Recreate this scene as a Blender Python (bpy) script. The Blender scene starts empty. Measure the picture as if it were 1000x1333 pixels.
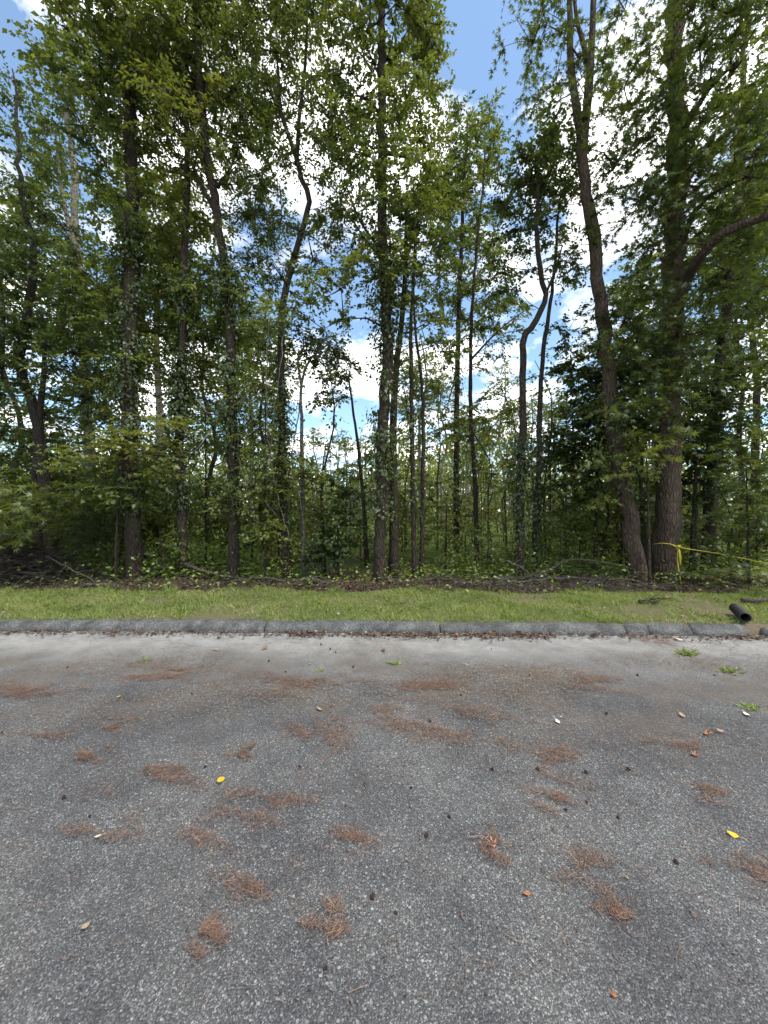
import bpy, math, random
import numpy as np
from mathutils import Vector
R = math.radians
sc = bpy.context.scene
COL = sc.collection

# ------------------------------------------------------------------ camera
CAMH, FPX, HX, HY = 1.55, 495.0, 500.0, 667.0
cam = bpy.data.cameras.new('camera')
cam.sensor_fit = 'VERTICAL'; cam.sensor_height = 36.0; cam.lens = 36.0 * FPX / 1333.0
cam.clip_start = 0.05; cam.clip_end = 2000
co = bpy.data.objects.new('camera', cam); COL.objects.link(co)
co.location = (0, 0, CAMH); co.rotation_euler = (R(90), 0, 0)
sc.camera = co

# ------------------------------------------------------------------ light
SUN_EL, SUN_AZ = 62.0, 125.0            # azimuth measured from +Y (ahead) towards +X (right)
w = bpy.data.worlds.new('World'); sc.world = w; w.use_nodes = True
nt = w.node_tree; nt.nodes.clear()
def N(t, typ, **kw):
    n = t.nodes.new(typ)
    for k, v in kw.items():
        if k.startswith('i_'):
            key = k[2:]
            n.inputs[int(key) if key.isdigit() else key.replace('_', ' ')].default_value = v
        else: setattr(n, k, v)
    return n
def ramp(t, fac, stops, interp='LINEAR'):
    n = t.nodes.new('ShaderNodeValToRGB'); cr = n.color_ramp; cr.interpolation = interp
    while len(cr.elements) < len(stops): cr.elements.new(0.5)
    for e, (p, c) in zip(cr.elements, stops):
        e.position = p
        e.color = (c, c, c, 1) if isinstance(c, (int, float)) else (*c, 1)
    t.links.new(fac, n.inputs['Fac'])
    return n
def math_(t, op, a, b=None, c=None):
    n = t.nodes.new('ShaderNodeMath'); n.operation = op
    for i, v in enumerate((a, b, c)):
        if v is None: continue
        if isinstance(v, (int, float)): n.inputs[i].default_value = v
        else: t.links.new(v, n.inputs[i])
    return n.outputs[0]
def mixc(t, fac, a, b, mode='MIX'):
    n = t.nodes.new('ShaderNodeMix'); n.data_type = 'RGBA'; n.blend_type = mode
    for i, v in ((0, fac), (6, a), (7, b)):
        if isinstance(v, (int, float)): n.inputs[i].default_value = v
        elif isinstance(v, tuple): n.inputs[i].default_value = (*v, 1)
        else: t.links.new(v, n.inputs[i])
    return n.outputs[2]
sky = N(nt, 'ShaderNodeTexSky', sky_type='NISHITA', sun_disc=False)
sky.sun_elevation = R(SUN_EL); sky.sun_rotation = R(SUN_AZ); sky.air_density = 1.0; sky.dust_density = 0.6
tc = N(nt, 'ShaderNodeTexCoord')
sep = N(nt, 'ShaderNodeSeparateXYZ'); nt.links.new(tc.outputs['Generated'], sep.inputs[0])
zz = math_(nt, 'ADD', math_(nt, 'MAXIMUM', sep.outputs[2], 0.0), 0.22)
cmb = N(nt, 'ShaderNodeCombineXYZ')
nt.links.new(math_(nt, 'DIVIDE', sep.outputs[0], zz), cmb.inputs[0])
nt.links.new(math_(nt, 'DIVIDE', sep.outputs[1], zz), cmb.inputs[1])
mp = N(nt, 'ShaderNodeMapping'); nt.links.new(cmb.outputs[0], mp.inputs[0])
mp.inputs['Location'].default_value = (-8.63, 5.94, 0.0)
cn = N(nt, 'ShaderNodeTexNoise', i_Scale=2.3, i_Detail=9.0, i_Roughness=0.60); nt.links.new(mp.outputs[0], cn.inputs['Vector'])
mask = ramp(nt, cn.outputs[0], [(0.455, 0.0), (0.58, 1.0)])
cn2 = N(nt, 'ShaderNodeTexNoise', i_Scale=3.2, i_Detail=6.0); nt.links.new(mp.outputs[0], cn2.inputs['Vector'])
shade = ramp(nt, cn2.outputs[0], [(0.35, (4.2, 4.35, 4.5)), (0.60, (10.0, 9.9, 9.6))])
skyc = mixc(nt, mask.outputs[0], mixc(nt, 0.06, mixc(nt, 1.0, sky.outputs[0], (0.86, 1.0, 1.02), 'MULTIPLY'), (5.0, 5.4, 5.8)), shade.outputs[0])
bg = N(nt, 'ShaderNodeBackground'); bg.inputs[1].default_value = 0.10
nt.links.new(skyc, bg.inputs[0])
wo = N(nt, 'ShaderNodeOutputWorld'); nt.links.new(bg.outputs[0], wo.inputs[0])

sl = bpy.data.lights.new('sun', 'SUN'); sl.energy = 1.5; sl.angle = R(11); sl.color = (1.0, 0.95, 0.86)
so = bpy.data.objects.new('sun', sl); COL.objects.link(so)
sd = Vector((math.sin(R(SUN_AZ)) * math.cos(R(SUN_EL)), math.cos(R(SUN_AZ)) * math.cos(R(SUN_EL)), math.sin(R(SUN_EL))))
so.rotation_euler = (-sd).to_track_quat('-Z', 'Y').to_euler(); so.location = (0, 0, 40)

vs = sc.view_settings
vs.view_transform = 'Standard'; vs.look = 'None'; vs.gamma = 1.0; vs.use_curve_mapping = False
vs.exposure = 1.5
sc.render.engine = 'CYCLES'
sc.cycles.max_bounces = 4; sc.cycles.diffuse_bounces = 3; sc.cycles.transmission_bounces = 3; sc.cycles.adaptive_threshold = 0.02; sc.cycles.glossy_bounces = 2

# ------------------------------------------------------------------ helpers
rng = np.random.default_rng(7)
random.seed(5)
def at(px, py, Y): return np.array([(px - HX) / FPX * Y, Y, CAMH - (py - HY) / FPX * Y])
def road_at(px, py):
    Y = CAMH * FPX / (py - HY); return (px - HX) / FPX * Y, Y
def kerbY(X): return 4.86 - 0.022 * X
def gz(X, Y):
    X = np.asarray(X, float); Y = np.asarray(Y, float); v = Y - kerbY(X)
    z = 0.106 + 0.07 * np.clip(v / 1.8, 0, 1) + 0.06 * np.exp(-((v - 2.35) / 0.45) ** 2) * (0.7 + 0.5 * np.sin(X * 1.7) * np.sin(X * 0.63 + 1))
    f = np.clip((v - 2) / 6, 0, 1)
    z = z + f * (0.08 * np.sin(X * 0.7 + 0.3) * np.cos(Y * 0.55) + 0.10 * np.sin(X * 0.21 + Y * 0.17))
    return z
def tag(o, label=None, cat=None, group=None, kind=None):
    if label: o['label'] = label
    if cat: o['category'] = cat
    if group: o['group'] = group
    if kind: o['kind'] = kind
    return o
def link(name, me, mat=None, parent=None):
    o = bpy.data.objects.new(name, me); COL.objects.link(o)
    if mat is not None and not me.materials: me.materials.append(mat)
    if parent is not None: o.parent = parent
    return o
def empty(name, loc, rz=0.0):
    o = bpy.data.objects.new(name, None); COL.objects.link(o)
    o.location = tuple(float(c) for c in loc); o.rotation_euler = (0, 0, rz); o.empty_display_size = 0.2
    return o
def copy_tree(o, parent=None):
    c = o.copy(); COL.objects.link(c)
    if parent is not None: c.parent = parent
    for ch in list(o.children): copy_tree(ch, c)
    return c
def raw_mesh(name, V, loops, starts, attrs=None, smooth=True):
    me = bpy.data.meshes.new(name)
    V = np.ascontiguousarray(V, np.float32); loops = np.ascontiguousarray(loops, np.int32); starts = np.ascontiguousarray(starts, np.int32)
    me.vertices.add(len(V)); me.vertices.foreach_set('co', V.ravel())
    me.loops.add(len(loops)); me.loops.foreach_set('vertex_index', loops)
    me.polygons.add(len(starts)); me.polygons.foreach_set('loop_start', starts)
    if smooth: me.polygons.foreach_set('use_smooth', np.ones(len(starts), bool))
    if attrs:
        for k, (dom, arr) in attrs.items():
            a = me.attributes.new(k, 'FLOAT', dom); a.data.foreach_set('value', np.ascontiguousarray(arr, np.float32))
    me.update(calc_edges=True)
    return me
def unit(a): return a / np.maximum(np.linalg.norm(a, axis=-1, keepdims=True), 1e-9)

OVAL = np.array([(0, 0, 0), (0.42, 0.30, 0.07), (1, 0, -0.05), (0.42, -0.30, 0.07)], float)
LONG = np.array([(0, 0, 0), (0.40, 0.19, 0.05), (1, 0, -0.08), (0.40, -0.19, 0.05)], float)
_st = []
for k, (ang, ln) in enumerate([(-78, .58), (-36, .86), (0, 1.0), (36, .86), (78, .58)]):
    if k: _st.append((0.30 * math.cos(R((ang + pang) / 2)), 0.30 * math.sin(R((ang + pang) / 2)), 0.03))
    _st.append((ln * math.cos(R(ang)), ln * math.sin(R(ang)), -0.05)); pang = ang
STAR = np.array([(0, 0.10, 0)] and [(-0.02, -0.05, 0)] + _st + [(-0.02, 0.05, 0)], float)
BLADE = np.array([(0, 0.06, 0), (0, -0.06, 0), (1, 0, 0)], float)
NEEDLE = np.array([(0, 0.014, 0), (0, -0.014, 0), (1, -0.012, 0), (1, 0.012, 0)], float)

def leaves_mesh(name, P, D, Nn, S, T, tint):
    """P positions, D axis, Nn normal, S size, T template -> one polygon per leaf"""
    D = unit(D); side = unit(np.cross(Nn, D)); Nn = np.cross(D, side)
    K = len(T); n = len(P)
    V = P[:, None, :] + S[:, None, None] * (T[None, :, 0:1] * D[:, None, :] + T[None, :, 1:2] * side[:, None, :] + T[None, :, 2:3] * Nn[:, None, :])
    return raw_mesh(name, V.reshape(-1, 3), np.arange(n * K), np.arange(n) * K, {'tint': ('FACE', tint)}, smooth=False)

def tubes_mesh(name, lines, sides=6, attrs=None):
    """lines: list of (pts (n,3), radii (n,)[, sides]); open tubes with a closed tip"""
    Vs, Ls, Ss, off, lo = [], [], [], 0, 0
    for ln in lines:
        p, r = np.asarray(ln[0], float), np.asarray(ln[1], float)
        k = ln[2] if len(ln) > 2 else sides
        n = len(p)
        if n < 2: continue
        t = np.gradient(p, axis=0); t = unit(t)
        ref = np.where(np.abs(t[:, 2:3]) > 0.9, np.array([[1.0, 0, 0]]), np.array([[0, 0, 1.0]]))
        if abs(t[0, 2]) > 0.75: ref = np.tile([[1.0, 0.0, 0.0]], (n, 1))
        elif np.abs(t[:, 2]).max() < 0.95: ref = np.tile([[0.0, 0.0, 1.0]], (n, 1))
        else: ref = np.tile([[0.31, 0.95, 0.05]], (n, 1))
        a = unit(np.cross(t, ref)); b = np.cross(t, a)
        th = np.arange(k) * 2 * math.pi / k
        ring = np.cos(th)[None, :, None] * a[:, None, :] + np.sin(th)[None, :, None] * b[:, None, :]
        rr = r[:, None] if r.ndim == 1 else r
        V = p[:, None, :] + ring * rr[:, :, None]
        Vs.append(V.reshape(-1, 3))
        i = np.arange(n - 1)[:, None] * k; j = np.arange(k)[None, :]; j2 = (j + 1) % k
        q = np.stack([i + j, i + j2, i + k + j2, i + k + j], -1).reshape(-1) + off
        Ls.append(q); m = (n - 1) * k
        Ss.append(lo + np.arange(m) * 4); lo += 4 * m
        for cap in (0, n - 1):
            c = np.arange(k) + cap * k + off
            Ls.append(c if cap else c[::-1]); Ss.append(np.array([lo])); lo += k
        off += n * k
    return raw_mesh(name, np.concatenate(Vs), np.concatenate(Ls), np.concatenate(Ss), attrs)

def smooth_line(pts, step=0.25):
    p = np.asarray(pts, float)
    e = np.vstack([2 * p[0] - p[1], p, 2 * p[-1] - p[-2]])
    out = []
    for i in range(1, len(e) - 2):
        n = max(2, int(np.linalg.norm(e[i + 1] - e[i]) / step))
        for s in np.arange(n) / n:
            a, b, c, d = e[i - 1], e[i], e[i + 1], e[i + 2]
            out.append(0.5 * (2 * b + (c - a) * s + (2 * a - 5 * b + 4 * c - d) * s * s + (3 * b - a - 3 * c + d) * s ** 3))
    out.append(p[-1])
    return np.array(out)

# ------------------------------------------------------------------ materials
def new_mat(name):
    m = bpy.data.materials.new(name); m.use_nodes = True; t = m.node_tree; t.nodes.clear()
    out = t.nodes.new('ShaderNodeOutputMaterial'); return m, t, out
def principled(t, out, col, rough=0.85, bump=None, bstr=0.3, bdist=0.02, spec=0.3):
    b = t.nodes.new('ShaderNodeBsdfPrincipled')
    if isinstance(col, tuple): b.inputs['Base Color'].default_value = (*col, 1)
    else: t.links.new(col, b.inputs['Base Color'])
    b.inputs['Roughness'].default_value = rough; b.inputs['Specular IOR Level'].default_value = spec
    if bump is not None:
        n = t.nodes.new('ShaderNodeBump'); n.inputs['Strength'].default_value = bstr; n.inputs['Distance'].default_value = bdist
        t.links.new(bump, n.inputs['Height']); t.links.new(n.outputs[0], b.inputs['Normal'])
    t.links.new(b.outputs[0], out.inputs[0]); return b
def noise(t, vec, scale, detail=4.0, rough=0.55):
    n = N(t, 'ShaderNodeTexNoise', i_Scale=scale, i_Detail=detail, i_Roughness=rough); t.links.new(vec, n.inputs['Vector']); return n.outputs[0]
def voro(t, vec, scale, feature='F1', rnd=1.0):
    n = N(t, 'ShaderNodeTexVoronoi', feature=feature, i_Scale=scale, i_Randomness=rnd); t.links.new(vec, n.inputs['Vector']); return n

def leaf_mat(name, stops, trans=0.42, rough=0.45):
    m, t, out = new_mat(name)
    a = N(t, 'ShaderNodeAttribute', attribute_name='tint')
    c = ramp(t, a.outputs['Fac'], stops).outputs[0]
    d = t.nodes.new('ShaderNodeBsdfDiffuse'); t.links.new(c, d.inputs[0])
    tr = t.nodes.new('ShaderNodeBsdfTranslucent'); t.links.new(mixc(t, 1.0, c, (1.25, 1.2, 0.55), 'MULTIPLY'), tr.inputs[0])
    mx = t.nodes.new('ShaderNodeMixShader'); mx.inputs[0].default_value = trans
    t.links.new(d.outputs[0], mx.inputs[1]); t.links.new(tr.outputs[0], mx.inputs[2])
    g = t.nodes.new('ShaderNodeBsdfGlossy'); g.inputs['Roughness'].default_value = rough; g.inputs[0].default_value = (0.9, 0.95, 1, 1)
    m2 = t.nodes.new('ShaderNodeMixShader'); m2.inputs[0].default_value = 0.035
    t.links.new(mx.outputs[0], m2.inputs[1]); t.links.new(g.outputs[0], m2.inputs[2])
    t.links.new(m2.outputs[0], out.inputs[0]); return m
M = {}
M['leaf'] = leaf_mat('leaf_green', [(0.0, (0.028, 0.046, 0.015)), (0.35, (0.090, 0.126, 0.034)), (0.7, (0.160, 0.192, 0.044)), (1.0, (0.25, 0.25, 0.058))], 0.5)
M['herb'] = leaf_mat('herb_green', [(0.0, (0.08, 0.13, 0.025)), (0.6, (0.20, 0.28, 0.045)), (1.0, (0.33, 0.37, 0.08))], 0.4, 0.6)
M['grass'] = leaf_mat('grass_blade', [(0.0, (0.16, 0.215, 0.045)), (0.6, (0.265, 0.32, 0.08)), (1.0, (0.40, 0.37, 0.16))], 0.4, 0.6)
M['dead'] = leaf_mat('dead_leaf', [(0.0, (0.035, 0.021, 0.015)), (0.4, (0.095, 0.052, 0.034)), (0.75, (0.18, 0.115, 0.075)), (1.0, (0.34, 0.26, 0.18))], 0.12, 0.7)
M['needle'] = leaf_mat('dry_needle', [(0.0, (0.075, 0.038, 0.024)), (0.5, (0.165, 0.088, 0.056)), (1.0, (0.34, 0.22, 0.14))], 0.05, 0.7)
M['straw'] = leaf_mat('straw_bits', [(0.0, (0.07, 0.045, 0.03)), (0.5, (0.18, 0.13, 0.085)), (1.0, (0.40, 0.32, 0.22))], 0.05, 0.7)

def bark_mat(name, dark, light, scale=1.0, moss=0.0):
    m, t, out = new_mat(name)
    tc = N(t, 'ShaderNodeTexCoord'); mp = N(t, 'ShaderNodeMapping'); t.links.new(tc.outputs['Object'], mp.inputs[0])
    mp.inputs['Scale'].default_value = (scale, scale, scale * 0.26)
    n1 = noise(t, mp.outputs[0], 22, 6, 0.65)
    v = voro(t, mp.outputs[0], 26, 'DISTANCE_TO_EDGE')
    fur = ramp(t, v.outputs['Distance'], [(0.0, 0.0), (0.22, 1.0)]).outputs[0]
    big = noise(t, tc.outputs['Object'], 1.6, 4)
    h = math_(t, 'MULTIPLY_ADD', fur, 0.6, math_(t, 'MULTIPLY', n1, 0.7))
    c = ramp(t, math_(t, 'MULTIPLY_ADD', fur, 0.35, math_(t, 'MULTIPLY', n1, 0.8)), [(0.25, dark), (0.75, light)]).outputs[0]
    c = mixc(t, ramp(t, big, [(0.45, 0.0), (0.68, 0.55)]).outputs[0], c, tuple(0.5 * (a + b) * 1.3 for a, b in zip(dark, light)))
    if moss: c = mixc(t, ramp(t, noise(t, tc.outputs['Object'], 3.1, 5), [(0.50, 0.0), (0.66, moss)]).outputs[0], c, (0.07, 0.085, 0.035))
    principled(t, out, c, 0.92, h, 0.9, 0.03, 0.15); return m
M['bark'] = bark_mat('bark_brown', (0.016, 0.012, 0.010), (0.070, 0.052, 0.041), 1.0, 0.5)
M['bark_big'] = bark_mat('bark_red_brown', (0.026, 0.017, 0.013), (0.110, 0.078, 0.061), 0.8, 0.35)
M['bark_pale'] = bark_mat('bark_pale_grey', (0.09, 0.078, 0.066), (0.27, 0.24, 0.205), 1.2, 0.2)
M['bark_dark'] = bark_mat('bark_dark', (0.016, 0.013, 0.011), (0.065, 0.053, 0.044), 1.2, 0.3)
M['deadwood'] = bark_mat('dead_wood_grey', (0.045, 0.036, 0.029), (0.16, 0.132, 0.108), 1.5, 0.0)
M['brush'] = bark_mat('brush_dark_sticks', (0.034, 0.028, 0.024), (0.13, 0.105, 0.09), 1.5, 0.0)

# road
m, t, out = new_mat('old_asphalt'); M['road'] = m
tc = N(t, 'ShaderNodeTexCoord'); P = tc.outputs['Object']
at_v = N(t, 'ShaderNodeAttribute', attribute_name='kd')           # metres from the kerb face
warp = N(t, 'ShaderNodeMix', data_type='RGBA', i_0=0.02)
v1 = voro(t, P, 120); v2 = voro(t, P, 260); v3 = voro(t, P, 66)
def bw(c):
    n = t.nodes.new('ShaderNodeSeparateColor'); t.links.new(c, n.inputs[0]); return n.outputs
chip1 = ramp(t, bw(v1.outputs['Color'])[0], [(0.0, (0.045, 0.044, 0.043)), (0.55, (0.098, 0.096, 0.093)), (0.80, (0.150, 0.147, 0.141)), (0.91, (0.26, 0.254, 0.242)), (1.0, (0.48, 0.465, 0.44))]).outputs[0]
chip2 = ramp(t, bw(v2.outputs['Color'])[1], [(0.0, (0.05, 0.049, 0.048)), (0.7, (0.125, 0.122, 0.118)), (0.93, (0.25, 0.244, 0.235)), (1.0, (0.42, 0.41, 0.39))]).outputs[0]
edge1 = ramp(t, v1.outputs['Distance'], [(0.25, 1.0), (0.62, 0.0)]).outputs[0]
c = mixc(t, math_(t, 'MULTIPLY', edge1, 0.85), chip2, chip1)
big3 = math_(t, 'MULTIPLY', ramp(t, bw(v3.outputs['Color'])[2], [(0.935, 0.0), (0.95, 1.0)]).outputs[0], ramp(t, v3.outputs['Distance'], [(0.28, 1.0), (0.40, 0.0)]).outputs[0])
c = mixc(t, math_(t, 'MULTIPLY', big3, 0.75), c, mixc(t, bw(v3.outputs['Color'])[0], (0.22, 0.21, 0.19), (0.55, 0.53, 0.50)))
patchn = noise(t, P, 0.55, 5, 0.6); midn = noise(t, P, 2.6, 5, 0.6); finen = noise(t, P, 14, 4, 0.6)
c = mixc(t, 1.0, c, ramp(t, patchn, [(0.30, (0.66, 0.66, 0.69)), (0.50, (0.98, 0.98, 0.98)), (0.70, (1.34, 1.31, 1.26))]).outputs[0], 'MULTIPLY')
c = mixc(t, 1.0, c, ramp(t, midn, [(0.30, (0.68, 0.68, 0.70)), (0.62, (1.16, 1.15, 1.13))]).outputs[0], 'MULTIPLY')
c = mixc(t, ramp(t, noise(t, P, 0.9, 3, 0.5), [(0.60, 0.0), (0.68, 0.45)]).outputs[0], c, (0.055, 0.055, 0.058))
# brown organic dust in blotches, pale sand washed against the kerb
dz = math_(t, 'ADD', at_v.outputs['Fac'], math_(t, 'MULTIPLY_ADD', patchn, 1.1, -0.55))
dz2 = math_(t, 'ADD', dz, math_(t, 'MULTIPLY_ADD', finen, 0.30, -0.15))
sand = ramp(t, math_(t, 'MULTIPLY', dz2, 0.5), [(0.02, 0.8), (0.22, 0.85), (0.46, 0.30), (0.80, 0.0)]).outputs[0]
c = mixc(t, math_(t, 'MULTIPLY', sand, ramp(t, midn, [(0.3, 0.55), (0.6, 1.0)]).outputs[0]), c, mixc(t, finen, (0.28, 0.265, 0.24), (0.56, 0.53, 0.48)))
brown = math_(t, 'MULTIPLY', ramp(t, math_(t, 'MULTIPLY', dz2, 0.25), [(0.12, 0.0), (0.26, 0.62), (0.42, 0.55), (0.62, 0.10)]).outputs[0], ramp(t, noise(t, P, 1.7, 6, 0.65), [(0.44, 0.0), (0.62, 1.0)]).outputs[0])
c = mixc(t, brown, c, (0.165, 0.128, 0.095))
vc = voro(t, P, 0.33, 'DISTANCE_TO_EDGE')
wv = N(t, 'ShaderNodeVectorMath', operation='ADD'); t.links.new(P, wv.inputs[0])
ns = N(t, 'ShaderNodeTexNoise', i_Scale=1.8, i_Detail=6.0); t.links.new(P, ns.inputs['Vector'])
sc3 = N(t, 'ShaderNodeVectorMath', operation='SCALE'); t.links.new(ns.outputs['Color'], sc3.inputs[0]); sc3.inputs['Scale'].default_value = 0.9
t.links.new(sc3.outputs[0], wv.inputs[1]); t.links.new(wv.outputs[0], vc.inputs['Vector'])
crack = math_(t, 'MULTIPLY', ramp(t, vc.outputs['Distance'], [(0.0, 1.0), (0.0035, 0.0)]).outputs[0], ramp(t, at_v.outputs['Fac'], [(0.0, 0.8), (1.0, 0.0)]).outputs[0])
c = mixc(t, crack, c, (0.03, 0.03, 0.03))
c = mixc(t, 1.0, c, (0.77, 0.785, 0.815), 'MULTIPLY')
hgt = math_(t, 'MULTIPLY_ADD', edge1, 0.7, math_(t, 'MULTIPLY_ADD', ramp(t, v2.outputs['Distance'], [(0.2, 1.0), (0.7, 0.0)]).outputs[0], 0.35, math_(t, 'MULTIPLY', finen, 0.6)))
principled(t, out, c, 0.82, hgt, 0.55, 0.006, 0.35)

# kerb concrete / asphalt berm
m, t, out = new_mat('kerb_rough'); M['kerb'] = m
tc = N(t, 'ShaderNodeTexCoord'); P = tc.outputs['Object']
v1 = voro(t, P, 170); n1 = noise(t, P, 5, 6, 0.65); n2 = noise(t, P, 40, 4, 0.7)
c = ramp(t, bw(v1.outputs['Color'])[0], [(0.0, (0.075, 0.077, 0.080)), (0.6, (0.16, 0.16, 0.162)), (0.9, (0.27, 0.268, 0.26)), (1.0, (0.42, 0.41, 0.39))]).outputs[0]
c = mixc(t, 1.0, c, ramp(t, n1, [(0.34, (0.55, 0.55, 0.54)), (0.50, (0.95, 0.95, 0.93)), (0.64, (1.35, 1.34, 1.30))]).outputs[0], 'MULTIPLY')
c = mixc(t, ramp(t, noise(t, P, 3.2, 5), [(0.56, 0.0), (0.70, 0.55)]).outputs[0], c, (0.10, 0.105, 0.075))
c = mixc(t, 1.0, c, (0.60, 0.60, 0.60), 'MULTIPLY')
principled(t, out, c, 0.9, math_(t, 'ADD', n2, v1.outputs['Distance']), 0.4, 0.008, 0.25)

# soil of the verge and wood floor
m, t, out = new_mat('ground_soil'); M['ground'] = m
tc = N(t, 'ShaderNodeTexCoord'); P = tc.outputs['Object']
at_v = N(t, 'ShaderNodeAttribute', attribute_name='kd')
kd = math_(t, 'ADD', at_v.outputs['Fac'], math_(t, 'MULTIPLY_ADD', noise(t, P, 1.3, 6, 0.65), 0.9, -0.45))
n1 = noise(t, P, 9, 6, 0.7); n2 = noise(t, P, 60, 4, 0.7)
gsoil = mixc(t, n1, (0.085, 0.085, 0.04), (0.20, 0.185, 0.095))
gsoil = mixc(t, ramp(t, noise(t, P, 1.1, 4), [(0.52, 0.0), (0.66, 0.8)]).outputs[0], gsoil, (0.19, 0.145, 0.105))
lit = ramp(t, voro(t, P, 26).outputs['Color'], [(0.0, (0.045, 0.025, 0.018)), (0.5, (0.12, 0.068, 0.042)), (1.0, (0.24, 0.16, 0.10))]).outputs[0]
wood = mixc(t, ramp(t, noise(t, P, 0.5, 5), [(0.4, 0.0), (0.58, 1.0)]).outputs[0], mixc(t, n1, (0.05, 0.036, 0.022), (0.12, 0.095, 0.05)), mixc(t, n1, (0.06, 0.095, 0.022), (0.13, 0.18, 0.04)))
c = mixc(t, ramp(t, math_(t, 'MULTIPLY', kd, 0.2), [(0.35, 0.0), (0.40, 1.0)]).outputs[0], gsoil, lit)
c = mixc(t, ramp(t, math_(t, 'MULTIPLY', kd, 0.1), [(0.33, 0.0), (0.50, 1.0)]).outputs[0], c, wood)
principled(t, out, c, 0.95, math_(t, 'ADD', n1, n2), 0.8, 0.03, 0.1)

def simple(name, col, rough=0.6, spec=0.4, nscale=20, amp=0.25, bstr=0.2):
    m, t, out = new_mat(name); tc = N(t, 'ShaderNodeTexCoord'); n1 = noise(t, tc.outputs['Object'], nscale, 5, 0.6)
    c = mixc(t, n1, tuple(x * (1 - amp) for x in col), tuple(min(1, x * (1 + amp)) for x in col))
    principled(t, out, c, rough, n1, bstr, 0.01, spec); return m
M['rope'] = simple('yellow_rope_fibre', (0.46, 0.38, 0.045), 0.7, 0.2, 90, 0.3)
M['pipe'] = simple('black_corrugated_plastic', (0.022, 0.021, 0.020), 0.6, 0.35, 9, 0.75)
M['ball'] = simple('dark_seed_ball', (0.045, 0.028, 0.020), 0.9, 0.1, 60, 0.5)

# ------------------------------------------------------------------ setting
def grid_mesh(name, us, vs_, fn, attr=None):
    U, Vv = np.meshgrid(us, vs_); pts, kd = fn(U.ravel(), Vv.ravel())
    n, mrow = len(us), len(vs_)
    i = np.arange(mrow - 1)[:, None] * n + np.arange(n - 1)[None, :]
    q = np.stack([i, i + 1, i + 1 + n, i + n], -1).reshape(-1)
    return raw_mesh(name, pts, q, np.arange((n - 1) * (mrow - 1)) * 4, {'kd': ('POINT', kd)})
def spread(lo, hi, near, step, growth=1.25):
    out = list(np.arange(-near, near + 1e-6, step)); s = step; x = near
    while x < hi: s *= growth; x += s; out.append(x)
    s = step; x = -near
    while x > lo: s *= growth; x -= s; out.insert(0, x)
    return np.array(out)
gu = spread(-500, 500, 12, 0.15)
gv = np.concatenate([[-400, -120, -40, -14, -3, 0.09, 0.10], np.arange(0.2, 14, 0.13), 14 + np.cumsum(0.2 * 1.2 ** np.arange(34))])
def gfn(u, v):
    Y = kerbY(np.clip(u, -40, 40)) + v; z = np.where(v < 0.095, -0.05, gz(u, Y) - 0.012)
    return np.stack([u, Y, z], -1), v
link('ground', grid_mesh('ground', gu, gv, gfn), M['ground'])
tag(bpy.data.objects['ground'], 'brown leafy wood floor and grassy verge soil behind the kerb', 'ground', kind='structure')
ru = spread(-300, 300, 7, 0.20); rv = np.array([-11.5, -9, -7, -6, -5, -4.5, -4, -3.5, -3, -2.5, -2, -1.5, -1.0, -0.6, -0.3, 0.0, 0.05])
def rfn(u, v):
    Y = kerbY(np.clip(u, -40, 40)) + v; z = -0.012 * np.exp(-((v + 0.3) / 0.5) ** 2) + 0.006 * np.sin(u * 1.1) * np.sin(Y * 1.4)
    return np.stack([u, Y, z * (v > -8)], -1), np.maximum(-v, 0)
link('road', grid_mesh('road', ru, rv, rfn), M['road'])
tag(bpy.data.objects['road'], 'worn grey asphalt road with exposed stone chips', 'road', kind='structure')

# kerb in cast lengths, each a piece of its own
kerb = empty('kerb', (0, 4.86, 0)); tag(kerb, 'low rough grey kerb running between road and grass verge', 'kerb', kind='structure')
PROF = np.array([(0.0, -0.04), (0.008, 0.026), (0.026, 0.058), (0.058, 0.088), (0.098, 0.105), (0.14, 0.112), (0.185, 0.110), (0.22, 0.098), (0.225, -0.04)])
def kerb_piece(x0, x1, dy=0.0, dz=0.0, seed=0):
    r_ = np.random.default_rng(seed); xs = np.linspace(x0, x1, max(4, int((x1 - x0) / 0.05)))
    V = []
    ph = r_.uniform(0, 6, 6)
    for k, x in enumerate(xs):
        e = min(x - x0, x1 - x); sh = 1 - 0.10 * math.exp(-(e / 0.03) ** 2)
        wob = 0.007 * math.sin(x * 2.3 + ph[0]) + 0.004 * math.sin(x * 7.1 + ph[1])
        jit = r_.normal(0, 0.0035, PROF.shape)
        yy = kerbY(x) + 0.0 + dy + wob + (PROF[:, 0] - 0.1) * sh + 0.1 + jit[:, 0]
        zz = PROF[:, 1] * (sh * (1 + 0.04 * math.sin(x * 1.9 + ph[2]))) + dz + jit[:, 1]
        V.append(np.stack([np.full(len(PROF), x), yy - 4.86, zz], -1))
    V = np.concatenate(V); k = len(PROF); n = len(xs)
    i = np.arange(n - 1)[:, None] * k + np.arange(k - 1)[None, :]
    L = np.stack([i, i + k, i + k + 1, i + 1], -1).reshape(-1); S = np.arange((n - 1) * (k - 1)) * 4
    caps = np.concatenate([np.arange(k), np.arange(k)[::-1] + (n - 1) * k])
    me = raw_mesh('kerb_stone', V, np.concatenate([L, caps]), np.concatenate([S, [len(L), len(L) + k]]))
    return link('kerb_stone', me, M['kerb'], kerb)
J = [-40, -28, -20, -15, -11.6, -8.7, -6.15, -3.5, -1.55, 0.72, 3.07, 3.36, 3.90, 4.60]
for q in range(len(J) - 1): kerb_piece(J[q] + 0.008, J[q + 1] - 0.008, 0.006 * ((q * 7) % 3 - 1), 0.004 * ((q * 5) % 3 - 1), q)
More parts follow.
